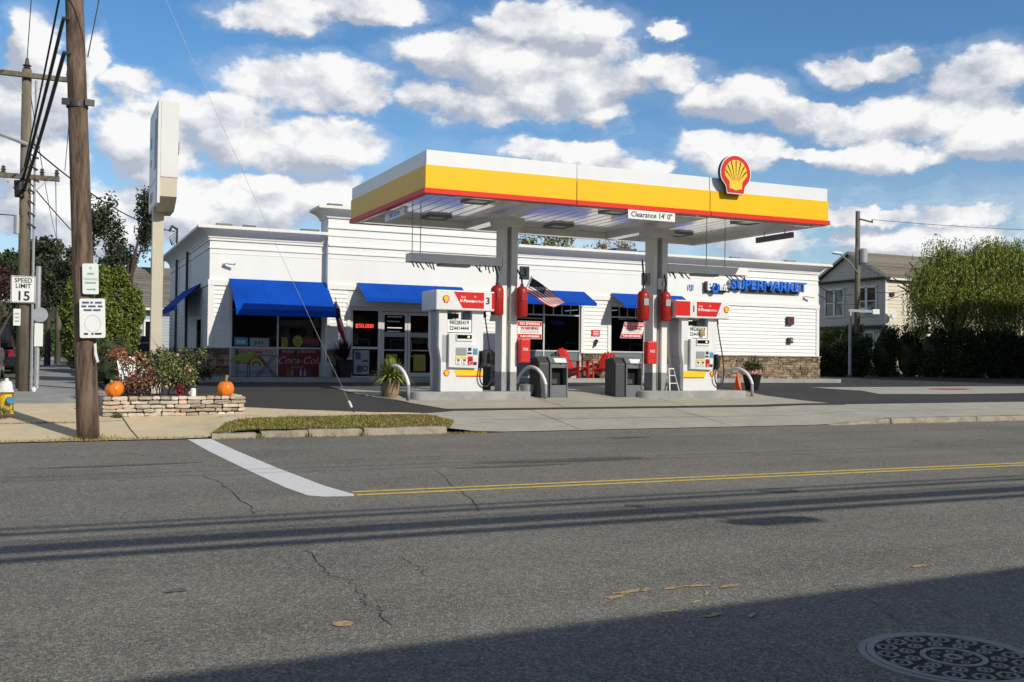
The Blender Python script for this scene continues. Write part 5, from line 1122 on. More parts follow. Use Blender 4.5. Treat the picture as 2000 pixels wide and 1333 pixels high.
random.seed(51); b = MB(); leafcloud(b, [(18.55, 23.4, 1.25, .32, .32, .18)], 900, .07, .6, 1, .1); b.build('leaves', 'leaf_mid', t); b = MB(); leafcloud(b, [(18.55, 23.3, 1.08, .3, .28, .08)], 260, .06, .8, 1, .5); b.build('flowers', 'petal_pink', t); b = MB()
for k in range(9): a = random.uniform(0, 2*pi); b.add([(18.53, 23.4, 1.2), (18.57, 23.4, 1.2), (18.55+.16*cos(a), 23.4+.16*sin(a), 1.62)], [(0, 1, 2)])
b.build('spikes', 'leaf_burgundy', t)
store_begin()
t = thing('potted_plant', 'dark burgundy plant in a black tub left of the entrance', 'potted plant', (8.8, 32.3, .7)); MB().lathe([(.22, 0), (.3, .55), (.32, .6), (.26, .6)], 8.85, 32.35, 20, 0, .70).build('pot', 'black_pot', t); random.seed(52); b = MB()
for _ in range(160):
    a = random.uniform(0, 2*pi); tl = random.uniform(.1, 1.0); L_ = random.uniform(.4, .85); p0 = Vector((8.85, 32.35, 1.28)); d = Vector((cos(a)*sin(tl), sin(a)*sin(tl), cos(tl))); q = Vector((-sin(a), cos(a), 0))*.025; p2 = p0+d*L_; b.add([p0-q, p0+q, p0.lerp(p2, .6)+q, p0.lerp(p2, .6)-q, p2], [(0, 1, 2, 3), (3, 2, 4)])
b.build('leaves', 'leaf_burgundy', t)
# furled flag on leaning staff
t = thing('furled_flag', 'furled flag on a leaning staff between the left awnings', 'flag', (8.75, 32.4, 1.2)); MB().tube([(9.15, 32.6, 1.2), (8.46, 32.2, 3.35)], .015, 6).build('staff', 'steel', t)
b = MB(); b.tube([(8.98, 32.5, 1.75), (8.72, 32.34, 2.3), (8.58, 32.27, 2.75)], [.05, .11, .09], 9, 0); b.build('striped_fly', 'flag_red', t); b = MB(); b.tube([(8.60, 32.28, 2.65), (8.52, 32.23, 2.95), (8.47, 32.2, 3.2)], [.09, .12, .03], 9); b.build('canton', 'flag_navy', t); b = MB()
for k in range(3): b.tube([(8.95+.03*k, 32.44, 1.8), (8.72+.03*k, 32.25, 2.3), (8.60+.02*k, 32.2, 2.66)], .018, 5)
b.build('white_stripe', 'flag_white', t)
t = thing('gas_cylinder', 'pale grey gas cylinder with tall post by the wing window', 'cylinder', (8.25, 32.3, .7)); MB().lathe([(.2, 0), (.22, .04), (.22, .40), (.16, .5), (.06, .52), (.04, .53)], 8.2, 32.3, 20, 0, .70).build('tank', 'poster_pale', t, smooth=False); MB().tube([(8.2, 32.3, 1.2), (8.2, 32.3, 2.7)], .025, 8).build('post', 'trim_paint', t)
# bistro table and chairs
t = thing('bistro_table', 'dark folding bistro table in front of the welcome banner', 'table', (6.3, 32.4, .7)); box('top', 'dark_metal', t, 5.9, 6.7, 32.15, 32.65, 1.38, 1.41); b = MB()
for (s_, y) in ((-1, 32.2), (1, 32.2), (-1, 32.6), (1, 32.6)): b.bar((6.3+s_*.32, y, .7), (6.3-s_*.25, y, 1.38), .025, .025)
b.build('crossed_legs', 'dark_metal', t)
for (x, lab) in ((5.55, 'dark bistro chair left of the table'), (7.05, 'dark bistro chair right of the table')):
    t = thing('bistro_chair', lab, 'chair', (x, 32.4, .7), 'dark chairs at the bistro table'); box('seat', 'dark_metal', t, x-.2, x+.2, 32.2, 32.6, 1.14, 1.17); s_ = -1 if x < 6 else 1; box('backrest', 'dark_metal', t, x+s_*.2-.015, x+s_*.2+.015, 32.2, 32.6, 1.35, 1.6)
    for (a_, y) in ((-.18, 32.22), (.18, 32.22), (-.18, 32.58), (.18, 32.58)): MB().tube([(x+a_, y, .7), (x+a_, y, 1.6 if a_*s_ > 0 else 1.14)], .012, 5).build('leg', 'dark_metal', t)
t = thing('lime_cushion', 'folded lime green beach cushion leaning on the left bistro chair', 'cushion', (5.5, 32.2, 1.2)); b = MB(); b.prism([(5.1, 1.24), (5.25, 1.38), (5.85, 1.52), (5.9, 1.45), (5.75, 1.25), (5.4, 1.19)], 32.1, 32.25); b.build('pad', 'cloth_lime', t, bevel=.03)
# red adirondack chairs
def adirondack(m, lab, loc, rz, sc=1., group=None):
    t = thing('adirondack_chair', lab, 'chair', (0, 0, 0), group)
    for i in range(5):
        b = MB(); x = (i-2)*.105; b.add([(x-.045, .25, .32), (x+.045, .25, .32), (x+.045+(i-2)*.012, .58, 1.0-.03*abs(i-2)), (x-.045+(i-2)*.012, .58, 1.0-.03*abs(i-2)), (x-.045, .27, .31), (x+.045, .27, .31), (x+.045+(i-2)*.012, .60, .99-.03*abs(i-2)), (x-.045+(i-2)*.012, .60, .99-.03*abs(i-2))], [(0, 1, 2, 3), (7, 6, 5, 4), (0, 4, 5, 1), (1, 5, 6, 2), (2, 6, 7, 3), (3, 7, 4, 0)]); b.build('back_slat', m, t)
    for i in range(5): b = MB(); y = -.28+i*.115; z = .36-.025*i; b.box(-.26, .26, y, y+.10, z, z+.02); b.build('seat_slat', m, t)
    for s_ in (-1, 1):
        b = MB(); b.box(s_*.32-.06, s_*.32+.06, -.35, .38, .55, .575); b.build('armrest', m, t); b = MB(); b.box(s_*.29-.02, s_*.29+.02, -.30, -.2, 0, .55); b.build('front_leg', m, t); b = MB(); b.bar((s_*.27, -.25, .32), (s_*.27, .55, .03), .03, .10); b.build('rear_rail', m, t)
    t.location = loc; t.rotation_euler = (0, 0, rz); t.scale = (sc, sc, sc); return t
adirondack('bright_red', 'red adirondack chair left of the pair by the store wall', (17.6, 32.35, .70), radians(28), 1.12, 'red adirondack chairs'); adirondack('bright_red', 'red adirondack chair right of the pair, turned to the other', (18.75, 32.4, .70), radians(-50), 1.0, 'red adirondack chairs')
store_end()
adirondack('chair_white', 'white adirondack chair behind the rose planter', (1.80, 26.6, .56), radians(10), .8)
t = thing('kettle_grill', 'black barbecue grill in the yard left of the pylon pole', 'grill', (3.5, 44, .6)); box('cabinet', 'car_black', t, 3.2, 3.9, 43.8, 44.3, .9, 1.7); b = MB(); b.prism([(3.15, 1.7), (3.95, 1.7), (3.85, 2.15), (3.25, 2.15)], 43.8, 44.3); b.build('lid', 'car_black', t); box('handle', 'steel', t, 3.3, 3.8, 43.74, 43.78, 1.85, 1.89)
for x in (3.25, 3.85): MB().tube([(x, 44, .6), (x, 44, .92)], .03, 6).build('leg', 'dark_metal', t)
# flag on column
t = thing('striped_flag', 'stars and stripes flag flying from the left column', 'flag', (10.42, 21.7, 3.0)); MB().tube([(10.3, 21.66, 2.92), (10.50, 21.6, 3.40)], .012, 6).build('staff', 'steel', t)
A, B_, C_, D_ = Vector((10.50, 21.6, 3.36)), Vector((11.42, 21.55, 2.80)), Vector((11.08, 21.5, 2.64)), Vector((10.38, 21.63, 2.97))
def fp(u, v):
    top = A.lerp(B_, u); bot = D_.lerp(C_, u); p = top.lerp(bot, v); p.y += .07*sin(u*7+v*2)*u; p.z += .025*sin(u*6+v); return p
for k in range(13):
    v0, v1 = k/13, (k+1)/13; b = MB(); us = [i/10 for i in range(11)]
    if k < 7: us = [.44+.056*i for i in range(11)]
    for i in range(10): b.add([fp(us[i], v0), fp(us[i+1], v0), fp(us[i+1], v1), fp(us[i], v1)], [(0, 1, 2, 3)])
    b.build('stripe', 'flag_red' if k % 2 == 0 else 'flag_white', t)
b = MB()
for i in range(6):
    for j in range(4): b.add([fp(.44*i/6, 7/13*j/4), fp(.44*(i+1)/6, 7/13*j/4), fp(.44*(i+1)/6, 7/13*(j+1)/4), fp(.44*i/6, 7/13*(j+1)/4)], [(0, 1, 2, 3)])
b.build('canton', 'flag_navy', t)
b = MB()
for i in range(5):
    for j in range(4):
        p = fp(.04+.085*i, .06+.12*j); p.y -= .006; b.add([(p.x-.006, p.y, p.z), (p.x, p.y, p.z-.006), (p.x+.006, p.y, p.z), (p.x, p.y, p.z+.006)], [(0, 1, 2, 3)])
b.build('stars', 'flag_white', t)

# ------------------------------------------------------------------ planter wall with roses and pumpkins
random.seed(60)
pl = thing('stone_planter', 'low dry stacked stone planter wall at the corner', 'planter', (2.1, 19.8, .28))
def stone(x0, x1, y0, y1, z0, z1, warm):
    vs = []; e = .014; rnd = lambda a: random.uniform(-a, a)
    for z, ins in ((z0, e*1.5), (z0+(z1-z0)*.3, 0), (z0+(z1-z0)*.75, 0), (z1, e*1.2)):
        for (x, y) in ((x0+ins, y0+ins), ((x0+x1)/2, y0+ins*.7+rnd(.008)), (x1-ins, y0+ins), (x1-ins, y1-ins), (x0+ins, y1-ins)): vs.append((x+rnd(.009), y+rnd(.012), z+rnd(.005)))
    fs = []
    for i in range(3):
        for k in range(5): fs.append((i*5+k, i*5+(k+1) % 5, i*5+5+(k+1) % 5, i*5+5+k))
    fs += [(4, 3, 2, 1, 0), (15, 16, 17, 18, 19)]
    MB().add(vs, fs).build('stone', 'planter_stone_warm' if warm else 'planter_stone_mat', pl)
zz0 = .245; rows = (.078, .07, .078, .072, .076)
z = zz0
for ri, h in enumerate(rows):
    x = .86
    while x < 3.38:
        w = random.uniform(.11, .36)
        if x+w > 3.30: w = 3.41-x+random.uniform(-.02, .03)
        stone(x+.006, x+w-.006, 19.52+random.uniform(-.035, .03), 19.78, z+.004+random.uniform(-.006, .008), z+h*random.uniform(.84, 1.02), random.random() < .3 or (x < 1.1 and ri in (2, 3))); x += w
    y = 19.8
    while y < 21.4:
        w = random.uniform(.15, .35); stone(3.16+random.uniform(-.02, .02), 3.42+random.uniform(-.03, .03), y+.003, y+w-.003, z+.003, z+h*.95, random.random() < .25); stone(.85, 1.08, y+.003, y+w-.003, z+.003, z+h*.95, random.random() < .3); y += w
    z += h
box('mortar_core', 'mortar', pl, .95, 3.32, 19.60, 21.4, .2, .56); box('soil_bed', 'soil', pl, 1.08, 3.16, 19.78, 21.45, .5, .60)
def pumpkin(x, y, z, r, lab, tilt, squash, stem_h):
    t = thing('pumpkin', lab, 'pumpkin', (x, y, z), 'pumpkins on the planter wall'); b = MB(); nu, nv = 40, 14; vs = []; fs = []
    for i in range(nv+1):
        th = -pi/2+pi*i/nv
        for k in range(nu):
            a = 2*pi*k/nu; q = r*(1+.06*abs(cos(4.5*a))-.02); vs.append(Vector((q*cos(th)**.8*cos(a) if cos(th) > 0 else 0, q*cos(th)**.8*sin(a) if cos(th) > 0 else 0, r*squash*sin(th)*(1-.22*max(0, 1-cos(th)*3)))))
    for i in range(nv):
        for k in range(nu): fs.append((i*nu+k, i*nu+(k+1) % nu, (i+1)*nu+(k+1) % nu, (i+1)*nu+k))
    rot = Matrix.Rotation(tilt, 3, 'Y')@Matrix.Rotation(-tilt*.6, 3, 'X')
    c = Vector((x, y, z+r*squash*.96)); vs = [rot@v+c for v in vs]; b.add(vs, fs).build('skin', 'pumpkin_skin', t, smooth=True)
    s0 = rot@Vector((0, 0, r*squash*.75))+c; s1 = rot@Vector((.01, 0, r*squash+stem_h*.5))+c; s2 = rot@Vector((.03, -.01, r*squash+stem_h))+c; MB().tube([s0, s1, s2], [.04, .022, .026], 8).build('stem', 'pumpkin_stem', t, smooth=True)
random.seed(61)
pumpkin(1.07, 19.72, .615, .165, 'orange pumpkin lying tilted at the left end of the planter', radians(-28), .85, .04); pumpkin(3.06, 19.72, .60, .158, 'upright orange pumpkin with tall stem at the right end of the planter', 0, .98, .11)
t = thing('rose_bush', 'rusty and green rose bush with pale blooms in the stone planter', 'shrub', (1.9, 20.4, .6)); random.seed(62); b = MB(); canes = []
for k in range(34):
    a = random.uniform(0, 2*pi); x0, y0 = random.uniform(1.3, 2.5), random.uniform(20.0, 21.0); h = random.uniform(.4, .9); p2 = (x0+.3*cos(a), y0+.25*sin(a), .6+h); b.tube([(x0, y0, .58), (x0+.1*cos(a), y0+.1*sin(a), .6+h*.5), p2], [.012, .008, .004], 5); canes.append(p2)
b.build('canes', 'bark', t)
b = MB(); mif = lambda p: (0 if random.random() < .8 else 2) if p[0]+(p[2]-.6)*.7 > 2.12 else (1 if random.random() < .7 else random.choice((0, 2)))
cl = [(2.05, 20.4, 1.08, .5, .42, .34), (1.5, 20.3, .85, .38, .42, .25), (2.35, 20.5, .9, .32, .35, .3), (1.9, 20.5, 1.3, .36, .3, .2)]+[(p[0], p[1], p[2], .14, .14, .12) for p in canes]
leafcloud(b, cl, 5200, .058, .6, 1, .1, mif=mif); b.build('leaves', ['leaf_rose', 'leaf_rust', 'leaf_tan'], t)
for (x, y, z) in ((1.32, 19.95, .98), (2.42, 19.95, 1.1), (2.2, 20.0, 1.4), (2.0, 19.85, .78), (2.62, 20.2, 1.25), (1.75, 20.1, 1.3)):
    b = MB(); leafcloud(b, [(x, y, z, .03, .03, .025)], 14, .035, .9, 1, .3); b.build('bloom', 'petal_pink', t)
b = MB(); leafcloud(b, [(2.25, 19.86, .74, .1, .06, .13)], 120, .06, .7, 1, .1); tag(b.build('red_coleus', 'petal_red'), 'dark red leafy plant low beside the white can in the planter', 'plant')
t = thing('garden_can', 'white can standing on the planter wall right of the rose bush', 'can', (2.44, 19.72, .6)); MB().lathe([(.045, 0), (.05, .02), (.05, .14), (.035, .16)], 2.46, 19.7, 14, 0, .605).build('can', 'paper_white', t); MB().tube([(2.42, 19.7, .72), (2.38, 19.7, .68), (2.42, 19.7, .63)], .008, 6).build('handle', 'paper_white', t)
for (x, y, n, s_, nm, lab) in ((1.12, 19.42, 160, .11, 'weed_tuft', 'small green weed tuft at the foot of the planter wall'),):
    b = MB(); leafcloud(b, [(x, y, g(x, y)+.04, s_, .07, .05)], n, .045, .6, 1, .1); tag(b.build(nm, 'leaf_rose', org=(0, 0, 0)), lab, 'weed')

# ------------------------------------------------------------------ pylon sign
t = thing('pylon_sign', 'tall white and beige box sign on a beige pole at the corner', 'pylon sign', (2.52, 28.1, .5))
box('pole', 'beige_metal', t, 2.38, 2.66, 27.9, 28.2, .1, 5.3)
t.location = (2.016, 22.48, .68); t.scale = (.8, .8, .8)       # a 6.5 m pylon right behind the planter
box('upper_cabinet', 'pylon_white', t, 2.46, 2.90, 27.0, 29.35, 5.97, 7.95, bevel=.02); box('edge_strip', 'pylon_white', t, 2.395, 2.458, 26.98, 29.37, 5.3, 7.97)
c = MB(); c.prism([(27.02, 5.48), (27.02, 5.965), (29.33, 5.965), (29.33, 5.48), (28.6, 5.18), (27.6, 5.18)], 2.46, 2.88, 'x'); c.build('lower_cabinet', 'beige_metal', t)
f = box('sign_face', 'pylon_face', t, 2.385, 2.394, 27.25, 29.3, 6.0, 7.8); box('face_print', 'pylon_dark', f, 2.378, 2.384, 27.35, 27.75, 6.25, 7.55); box('face_print', 'pylon_dark', f, 2.378, 2.384, 28.6, 28.9, 7.0, 7.3); box('face_print', 'pylon_dark', f, 2.378, 2.384, 28.7, 28.9, 6.5, 6.7)
f = box('lower_face', 'pylon_face', t, 2.385, 2.394, 27.25, 29.3, 5.35, 5.9); box('face_print', 'faded_print', f, 2.378, 2.384, 28.2, 28.9, 5.5, 5.75)
box('junction_box', 'dark_metal', t, 2.90, 2.95, 27.3, 27.5, 6.65, 6.95)

# ------------------------------------------------------------------ utility poles and wires
p1 = thing('utility_pole', 'nearest brown wooden utility pole carrying two parking signs', 'utility pole', (.565, 17.5, .1), 'wooden utility poles')
pts = [(.565-.047*(z-.1), 17.5, z) for z in (-.2, .6, 1.5, 3, 5, 7, 9, 11.2)]; MB().tube(pts, [.175, .170, .166, .158, .148, .138, .128, .118], 20).build('pole_shaft', 'pole_wood', p1, smooth=True)
b = MB(); ring(b, .31, 17.5, .145, .165, 5.36, 5.44, 24); b.bar((.08, 17.38, 5.42), (.2, 17.36, 5.42), .05, .1); b.bar((.42, 17.36, 5.44), (.56, 17.38, 5.44), .05, .1); b.build('band_bracket', 'dark_metal', p1)
b = MB()
for (x, z) in ((.12, 6.75), (.15, 6.2)): b.tube([(x+.06, 17.4, z), (x-.06, 17.38, z)], .03, 6)
b.build('cable_clamp', 'dark_metal', p1)
def polesign(x0, x1, z0, z1, y, m, lab, tilt):
    t = thing('pole_sign', lab, 'sign', ((x0+x1)/2, y, z0)); 
    p = []; r = .03
    for (cx_, cz_, a0) in ((x1-r, z0+r, -90), (x1-r, z1-r, 0), (x0+r, z1-r, 90), (x0+r, z0+r, 180)):
        for k in range(4): a = radians(a0+30*k); p.append((cx_+r*cos(a), cz_+r*sin(a)))
    cx_, cz_ = (x0+x1)/2, (z0+z1)/2
    rt = lambda x, z: (cx_+(x-cx_)*cos(tilt)-(z-cz_)*sin(tilt), cz_+(x-cx_)*sin(tilt)+(z-cz_)*cos(tilt))
    MB().prism([rt(*q) for q in p], y, y+.006).build('plate', m, t); return t, rt
def txt_on(t, rt, s_, sz, x, z, y, m, **k):
    X_, Z_ = rt(x, z); return text('lettering', s_, sz, (X_, y-.002, Z_), m, t, ext=.001, **k)
t, rt = polesign(.43, .67, 2.35, 2.84, 17.28, 'sign_pale_green', 'pale green parking sign with green arrow on the near pole', .03)
txt_on(t, rt, 'PARKING', .052, .55, 2.59, 17.28, 'faded_print'); txt_on(t, rt, '*', .13, .55, 2.745, 17.28, 'faded_print')
for (a_, c_, z_) in ((.50, .60, 2.665), (.47, .63, 2.52)): 
    b = MB(); q = [rt(a_, z_), rt(c_, z_), rt(c_, z_+.025), rt(a_, z_+.025)]; b.prism(q, 17.276, 17.279); b.build('print_line', 'faded_print', t)
b = MB(); b.prism([rt(*q) for q in ((.49, 2.42), (.60, 2.42), (.60, 2.408), (.625, 2.427), (.60, 2.446), (.60, 2.434), (.49, 2.434))], 17.276, 17.279); b.build('arrow', 'sign_green', t)
t, rt = polesign(.40, .78, 1.65, 2.28, 17.27, 'sign_white', 'larger white sign with faint circle on the near pole', .03)
for z_, segs in ((2.20, ((.44, .54), (.56, .6), (.63, .73))), (2.14, ((.43, .5), (.53, .64), (.67, .74))), (2.08, ((.46, .58), (.6, .71))), (1.70, ((.46, .52), (.57, .6), (.62, .72)))):
    for (a_, c_) in segs: b = MB(); b.prism([rt(a_, z_), rt(c_, z_), rt(c_, z_+.03), rt(a_, z_+.03)], 17.266, 17.269); b.build('print_line', 'letter_black' if z_ < 1.8 else 'poster_navy', t)
b = MB(); n = 32
for k in range(n):
    a0, a1 = 2*pi*k/n, 2*pi*(k+1)/n; b.add([(rt(.59+r*cos(a), 1.88+r*1.15*sin(a))[0], 17.268, rt(.59+r*cos(a), 1.88+r*1.15*sin(a))[1]) for r, a in ((.115, a0), (.115, a1), (.12, a1), (.12, a0))], [(0, 1, 2, 3)])
b.build('print_circle', 'faded_print', t)
t = thing('paper_tag', 'torn white paper tag stapled low on the near pole', 'paper', (.66, 17.3, 1.3)); b = MB(); b.add([(.62, 17.31, 1.55), (.655, 17.30, 1.57), (.665, 17.27, 1.42), (.70, 17.26, 1.27), (.67, 17.27, 1.25), (.63, 17.28, 1.38)], [(0, 1, 2, 5), (2, 3, 4, 5)]); o = b.build('sheet', 'paper_white', t); o.modifiers.new('thickness', 'SOLIDIFY').thickness = .003

def pole(x, y, z0, H, r, lab, m='pole_wood_grey', lean=0.):
    t = thing('utility_pole', lab, 'utility pole', (x, y, z0), 'wooden utility poles'); MB().tube([(x, y, z0-.2), (x+lean*.5, y, z0+H*.5), (x+lean, y, z0+H)], [r*1.2, r, r*.8], 14).build('pole_shaft', m, t, smooth=True); return t
def insulator(t, x, y, z, s_=1.): MB().lathe([(.02*s_, 0), (.05*s_, .02), (.03*s_, .05), (.06*s_, .07), (.03*s_, .1), (.045*s_, .13), (.01, .16)], x, y, 10, 0, z).build('insulator', 'ceramic_brown', t)
p2 = pole(-.55, 24, .55, 7.0, .12, 'weathered utility pole behind the hydrant with two crossarms', lean=-.04)
for z, x0, x1 in ((7.35, -2.4, .28), (5.15, -2.2, .1)):
    ca = MB().box(x0, x1, 23.82, 23.92, z, z+.10).build('crossarm', 'pole_wood_grey', p2)
    for xx in ((x1-.05, x0+.1, -1.2) if z > 6 else (x1-.06, -.25, -1.0)): MB().lathe([(.02, 0), (.05, .02), (.03, .05), (.06, .07), (.03, .1), (.045, .13), (.01, .16)], xx, 23.87, 8, 0, z+.1).build('insulator', 'ceramic_brown', ca)
    for s_ in (-1, 1): MB().bar((-.57+s_*.1, 23.86, z-.35), (-.57+s_*.42, 23.86, z), .02, .02).build('brace', 'galvanised', ca)
MB().lathe([(.02, 0), (.09, .03), (.05, .06), (.1, .09), (.05, .12), (.03, .25)], -.59, 24, 10, 0, 7.55).build('pole_top_insulator', 'ceramic_brown', p2)
MB().tube([(-.68, 23.85, 4.75), (-.70, 23.85, 5.1)], .10, 10).build('splice_case', 'cable_black', p2); MB().tube([(-.72, 23.8, 3.95), (-.72, 23.8, 4.35)], .06, 8).build('meter_can', 'galvanised', p2); MB().tube([(-.55, 23.88, 5.9), (-1.1, 23.7, 6.05), (-1.5, 23.5, 6.0)], .04, 6).build('lamp_arm', 'galvanised', p2)
MB().tube([(-.38, 23.86, .55), (-.40, 23.86, 7.3)], .03, 6).build('conduit', 'galvanised', p2)
b = MB()
for k in range(8): b.tube([(-.5, 23.86, 5.95-.25*k), (-.4+.1*random.random(), 23.8, 5.85-.25*k)], .02, 5)
b.build('step_bolts', 'dark_metal', p2)
t = thing('speed_limit_sign', 'white speed limit 15 sign on the weathered pole', 'speed limit sign', (-.57, 23.85, 2.45)); box('plate', 'sign_white', t, -.81, -.33, 23.80, 23.81, 2.47, 3.05, bevel=.004)
b = MB()
for q in ((-.80, -.34, 3.03, 3.04), (-.80, -.34, 2.48, 2.49), (-.80, -.79, 2.49, 3.03), (-.35, -.34, 2.49, 3.03)): b.box(q[0], q[1], 23.797, 23.7995, q[2], q[3])
b.build('border', 'letter_black', t); text('lettering', 'SPEED', .135, (-.57, 23.797, 2.95), 'letter_black', t, ext=.001, bold=.002, sx=.95); text('lettering', 'LIMIT', .135, (-.57, 23.797, 2.83), 'letter_black', t, ext=.001, bold=.002, sx=.95); text('numeral', '15', .28, (-.57, 23.797, 2.61), 'letter_black', t, ext=.001, bold=.006)
t = thing('pole_notice', 'small pale green notice low on the weathered pole', 'sign', (-.67, 23.8, 2.0)); box('plate', 'sign_pale_green', t, -.75, -.61, 23.79, 23.80, 1.98, 2.34); 
for k in range(3): box('print_line', 'faded_print', t, -.72, -.64, 23.786, 23.789, 2.06+k*.08, 2.09+k*.08)
t = thing('street_sign_post', 'grey post with round and white signs behind the weathered pole', 'sign post', (-.33, 25.5, .55)); MB().tube([(-.30, 25.5, .5), (-.30, 25.5, 3.4)], .06, 8).build('post', 'galvanised', t); b = MB(); b.lathe([(.17, 0), (.17, .01)], 0, 0, 20); b.v = [(-.25+x, 25.42-z, 2.28+y) for x, y, z in b.v]; b.build('round_plate', 'faded_print', t); box('plate', 'sign_white', t, -.36, -.18, 25.41, 25.42, 1.55, 2.08)
p3 = pole(.35, 66, .7, 7.6, .16, 'small distant utility pole between the two near poles', lean=0); ca = MB().box(-.9, 1.6, 65.8, 65.9, 7.6, 7.75).build('crossarm', 'pole_wood_grey', p3)
for xx in (-.7, .2, 1.4): MB().lathe([(.05, 0), (.1, .1), (.03, .3)], xx, 65.85, 6, 0, 7.75).build('insulator', 'ceramic_brown', ca)
def sag(a, b, s_, n=14):
    a, b = Vector(a), Vector(b); return [a.lerp(b, i/n)+Vector((0, 0, -s_*4*(i/n)*(1-i/n))) for i in range(n+1)]
def wire(lab, a, b, s_, r, m='cable_black', grp='overhead wires and cables', name='overhead_cable'):
    o = MB().tube(sag(a, b, s_), r, 5).build(name, m); return tag(o, lab, 'cable', grp)
wire('upper thick black cable between the near pole and the weathered pole', (.08, 17.4, 6.75), (-.62, 23.85, 5.15), .05, .030); wire('lower thick black cable between the near pole and the weathered pole', (.10, 17.4, 6.2), (-.60, 23.85, 4.9), .05, .034); wire('thinner black cable above the thick pair at upper left', (.05, 17.4, 7.3), (-.60, 23.85, 5.4), .06, .018)
wire('thin wire rising from the top of the weathered pole', (-.59, 24, 7.8), (-.2, 16, 10.4), .1, .010, 'wire_grey'); wire('thin wire from the crossarm end up to the near pole top', (.2, 23.87, 5.4), (.35, 17.5, 7.9), .05, .008, 'wire_grey')
wire('service wire from the weathered pole to the store roof bracket', (-.5, 23.9, 5.9), sp(4.2, 39.9, 6.1), .35, .018); wire('second service wire sloping behind the near pole to the yard', (-.5, 23.9, 5.1), (3.2, 44, 4.3), .3, .014)
wire('wire leaving the near pole towards upper right', (.45, 17.45, 6.2), (1.4, 13, 12), .1, .010, 'wire_grey'); wire('left hand wire running along the side street', (-.6, 24, 7.6), (.3, 66, 7.9), .5, .012, 'wire_grey'); wire('drop wire hanging from the lower crossarm', (.02, 23.87, 5.2), (.3, 66, 6.2), .9, .010, 'wire_grey'); wire('wire from the lower crossarm running left out of view', (-1.0, 23.87, 5.3), (-6, 30, 3.5), .2, .010, 'wire_grey'); wire('wire from the pole middle running left out of view', (-.6, 23.9, 4.35), (-7, 22, 4.6), .1, .012)
gw = thing('guy_wire', 'long guy wire with white guard anchored by the grass strip', 'guy wire', (5.53, 19.49, .28)); MB().tube(sag((5.53, 19.49, .3), (.09, 17.5, 10.7), .12, 20), .0036, 5).build('strand', 'galvanised', gw); _a = Vector((5.53, 19.49, .3)); _t = (Vector((.09, 17.5, 10.7))-_a).normalized(); MB().tube([_a-_t*.06, _a+_t*.10], .02, 8).build('anchor_rod', 'dark_metal', gw); MB().tube([_a+_t*.10, _a+_t*.24], .024, 8).build('guard', 'white_paint', gw)
# street cables on the camera's side of the road, whose shadows cross the asphalt
for i, (ys, y0, r, lab) in enumerate(((9.25, -2.0, .030, 'uppermost roadside cable behind the viewpoint'), (8.98, -2.0, .045, 'second roadside cable behind the viewpoint'), (8.62, -2.0, .018, 'third roadside cable behind the viewpoint'), (8.40, -2.0, .060, 'thick fourth roadside cable behind the viewpoint'), (8.22, -2.0, .045, 'fifth roadside cable behind the viewpoint'), (7.90, -2.0, .060, 'lowest thick roadside cable behind the viewpoint'), (12.9, -2.0, .014, 'high thin roadside wire behind the viewpoint'), (12.5, -2.0, .012, 'higher thin roadside wire behind the viewpoint'))):
    zc = (ys-y0)*.644; wire(lab, (-40, y0+.2, zc+.15), (60, y0-.6, zc-.25), .12, r, grp='cables along the near side of the road')
for (x, lab) in ((-14, 'wooden pole on the near side of the road to the west'), (27, 'wooden pole on the near side of the road to the east')):
    pole(x, -2.12, .1, 10.2, .15, lab)

t = thing('cable_closure', 'black splice closure hung on the roadside cables behind the viewpoint', 'cable box', (9.8, -2.0, 5.8)); MB().tube([(9.35, -2, 5.82), (9.5, -2, 5.8), (10.1, -2, 5.8), (10.25, -2, 5.82)], [.05, .11, .11, .05], 10).build('shell', 'cable_black', t); MB().tube([(9.6, -2, 5.9), (9.6, -2, 6.55)], .02, 5).build('hanger', 'galvanised', t)
# hydrant
random.seed(70)
t = thing('fire_hydrant', 'yellow fire hydrant with white bonnet and blue cap', 'fire hydrant', (-.70, 19.6, .36)); x, y, z = -.70, 19.6, .33
MB().lathe([(.16, 0), (.16, .04), (.115, .05), (.115, .36), (.12, .38)], x, y, 18, 0, z).build('barrel', 'hydrant_yellow', t, smooth=False); MB().lathe([(.18, .38), (.18, .41), (.145, .43), (.13, .50), (.09, .56), (.03, .58), (.03, .62), (.0, .62)], x, y, 18, 0, z).build('bonnet', 'white_paint', t)
MB().tube([(x+.05, y-.11, z+.24), (x+.07, y-.19, z+.24)], .062, 12).build('outlet_cap', 'hydrant_blue', t); MB().tube([(x-.1, y, z+.26), (x-.18, y, z+.26)], .06, 12).build('side_outlet', 'hydrant_yellow', t)
for k in range(10): a = 2*pi*k/10; MB().lathe([(.012, .41), (.012, .435)], x+.162*cos(a), y+.162*sin(a), 6, 0, z).build('flange_bolt', 'white_paint', t)
b = MB(); leafcloud(b, [(-.78, 19.35, .40, .22, .12, .10)], 500, .05, .5, 1, .1, mif=lambda p: random.randrange(2)); tag(b.build('hydrant_weeds', ['grass', 'leaf_tan']), 'olive weed clump at the foot of the hydrant', 'weed')
t = thing('painted_rock', 'small white stone at the foot of the weathered pole', 'stone', (-.32, 23.7, .56)); MB().ball((-.33, 23.75, .60), .05, .05, .07, 8, 6, 0, .1).build('rock', 'paper_white', t)

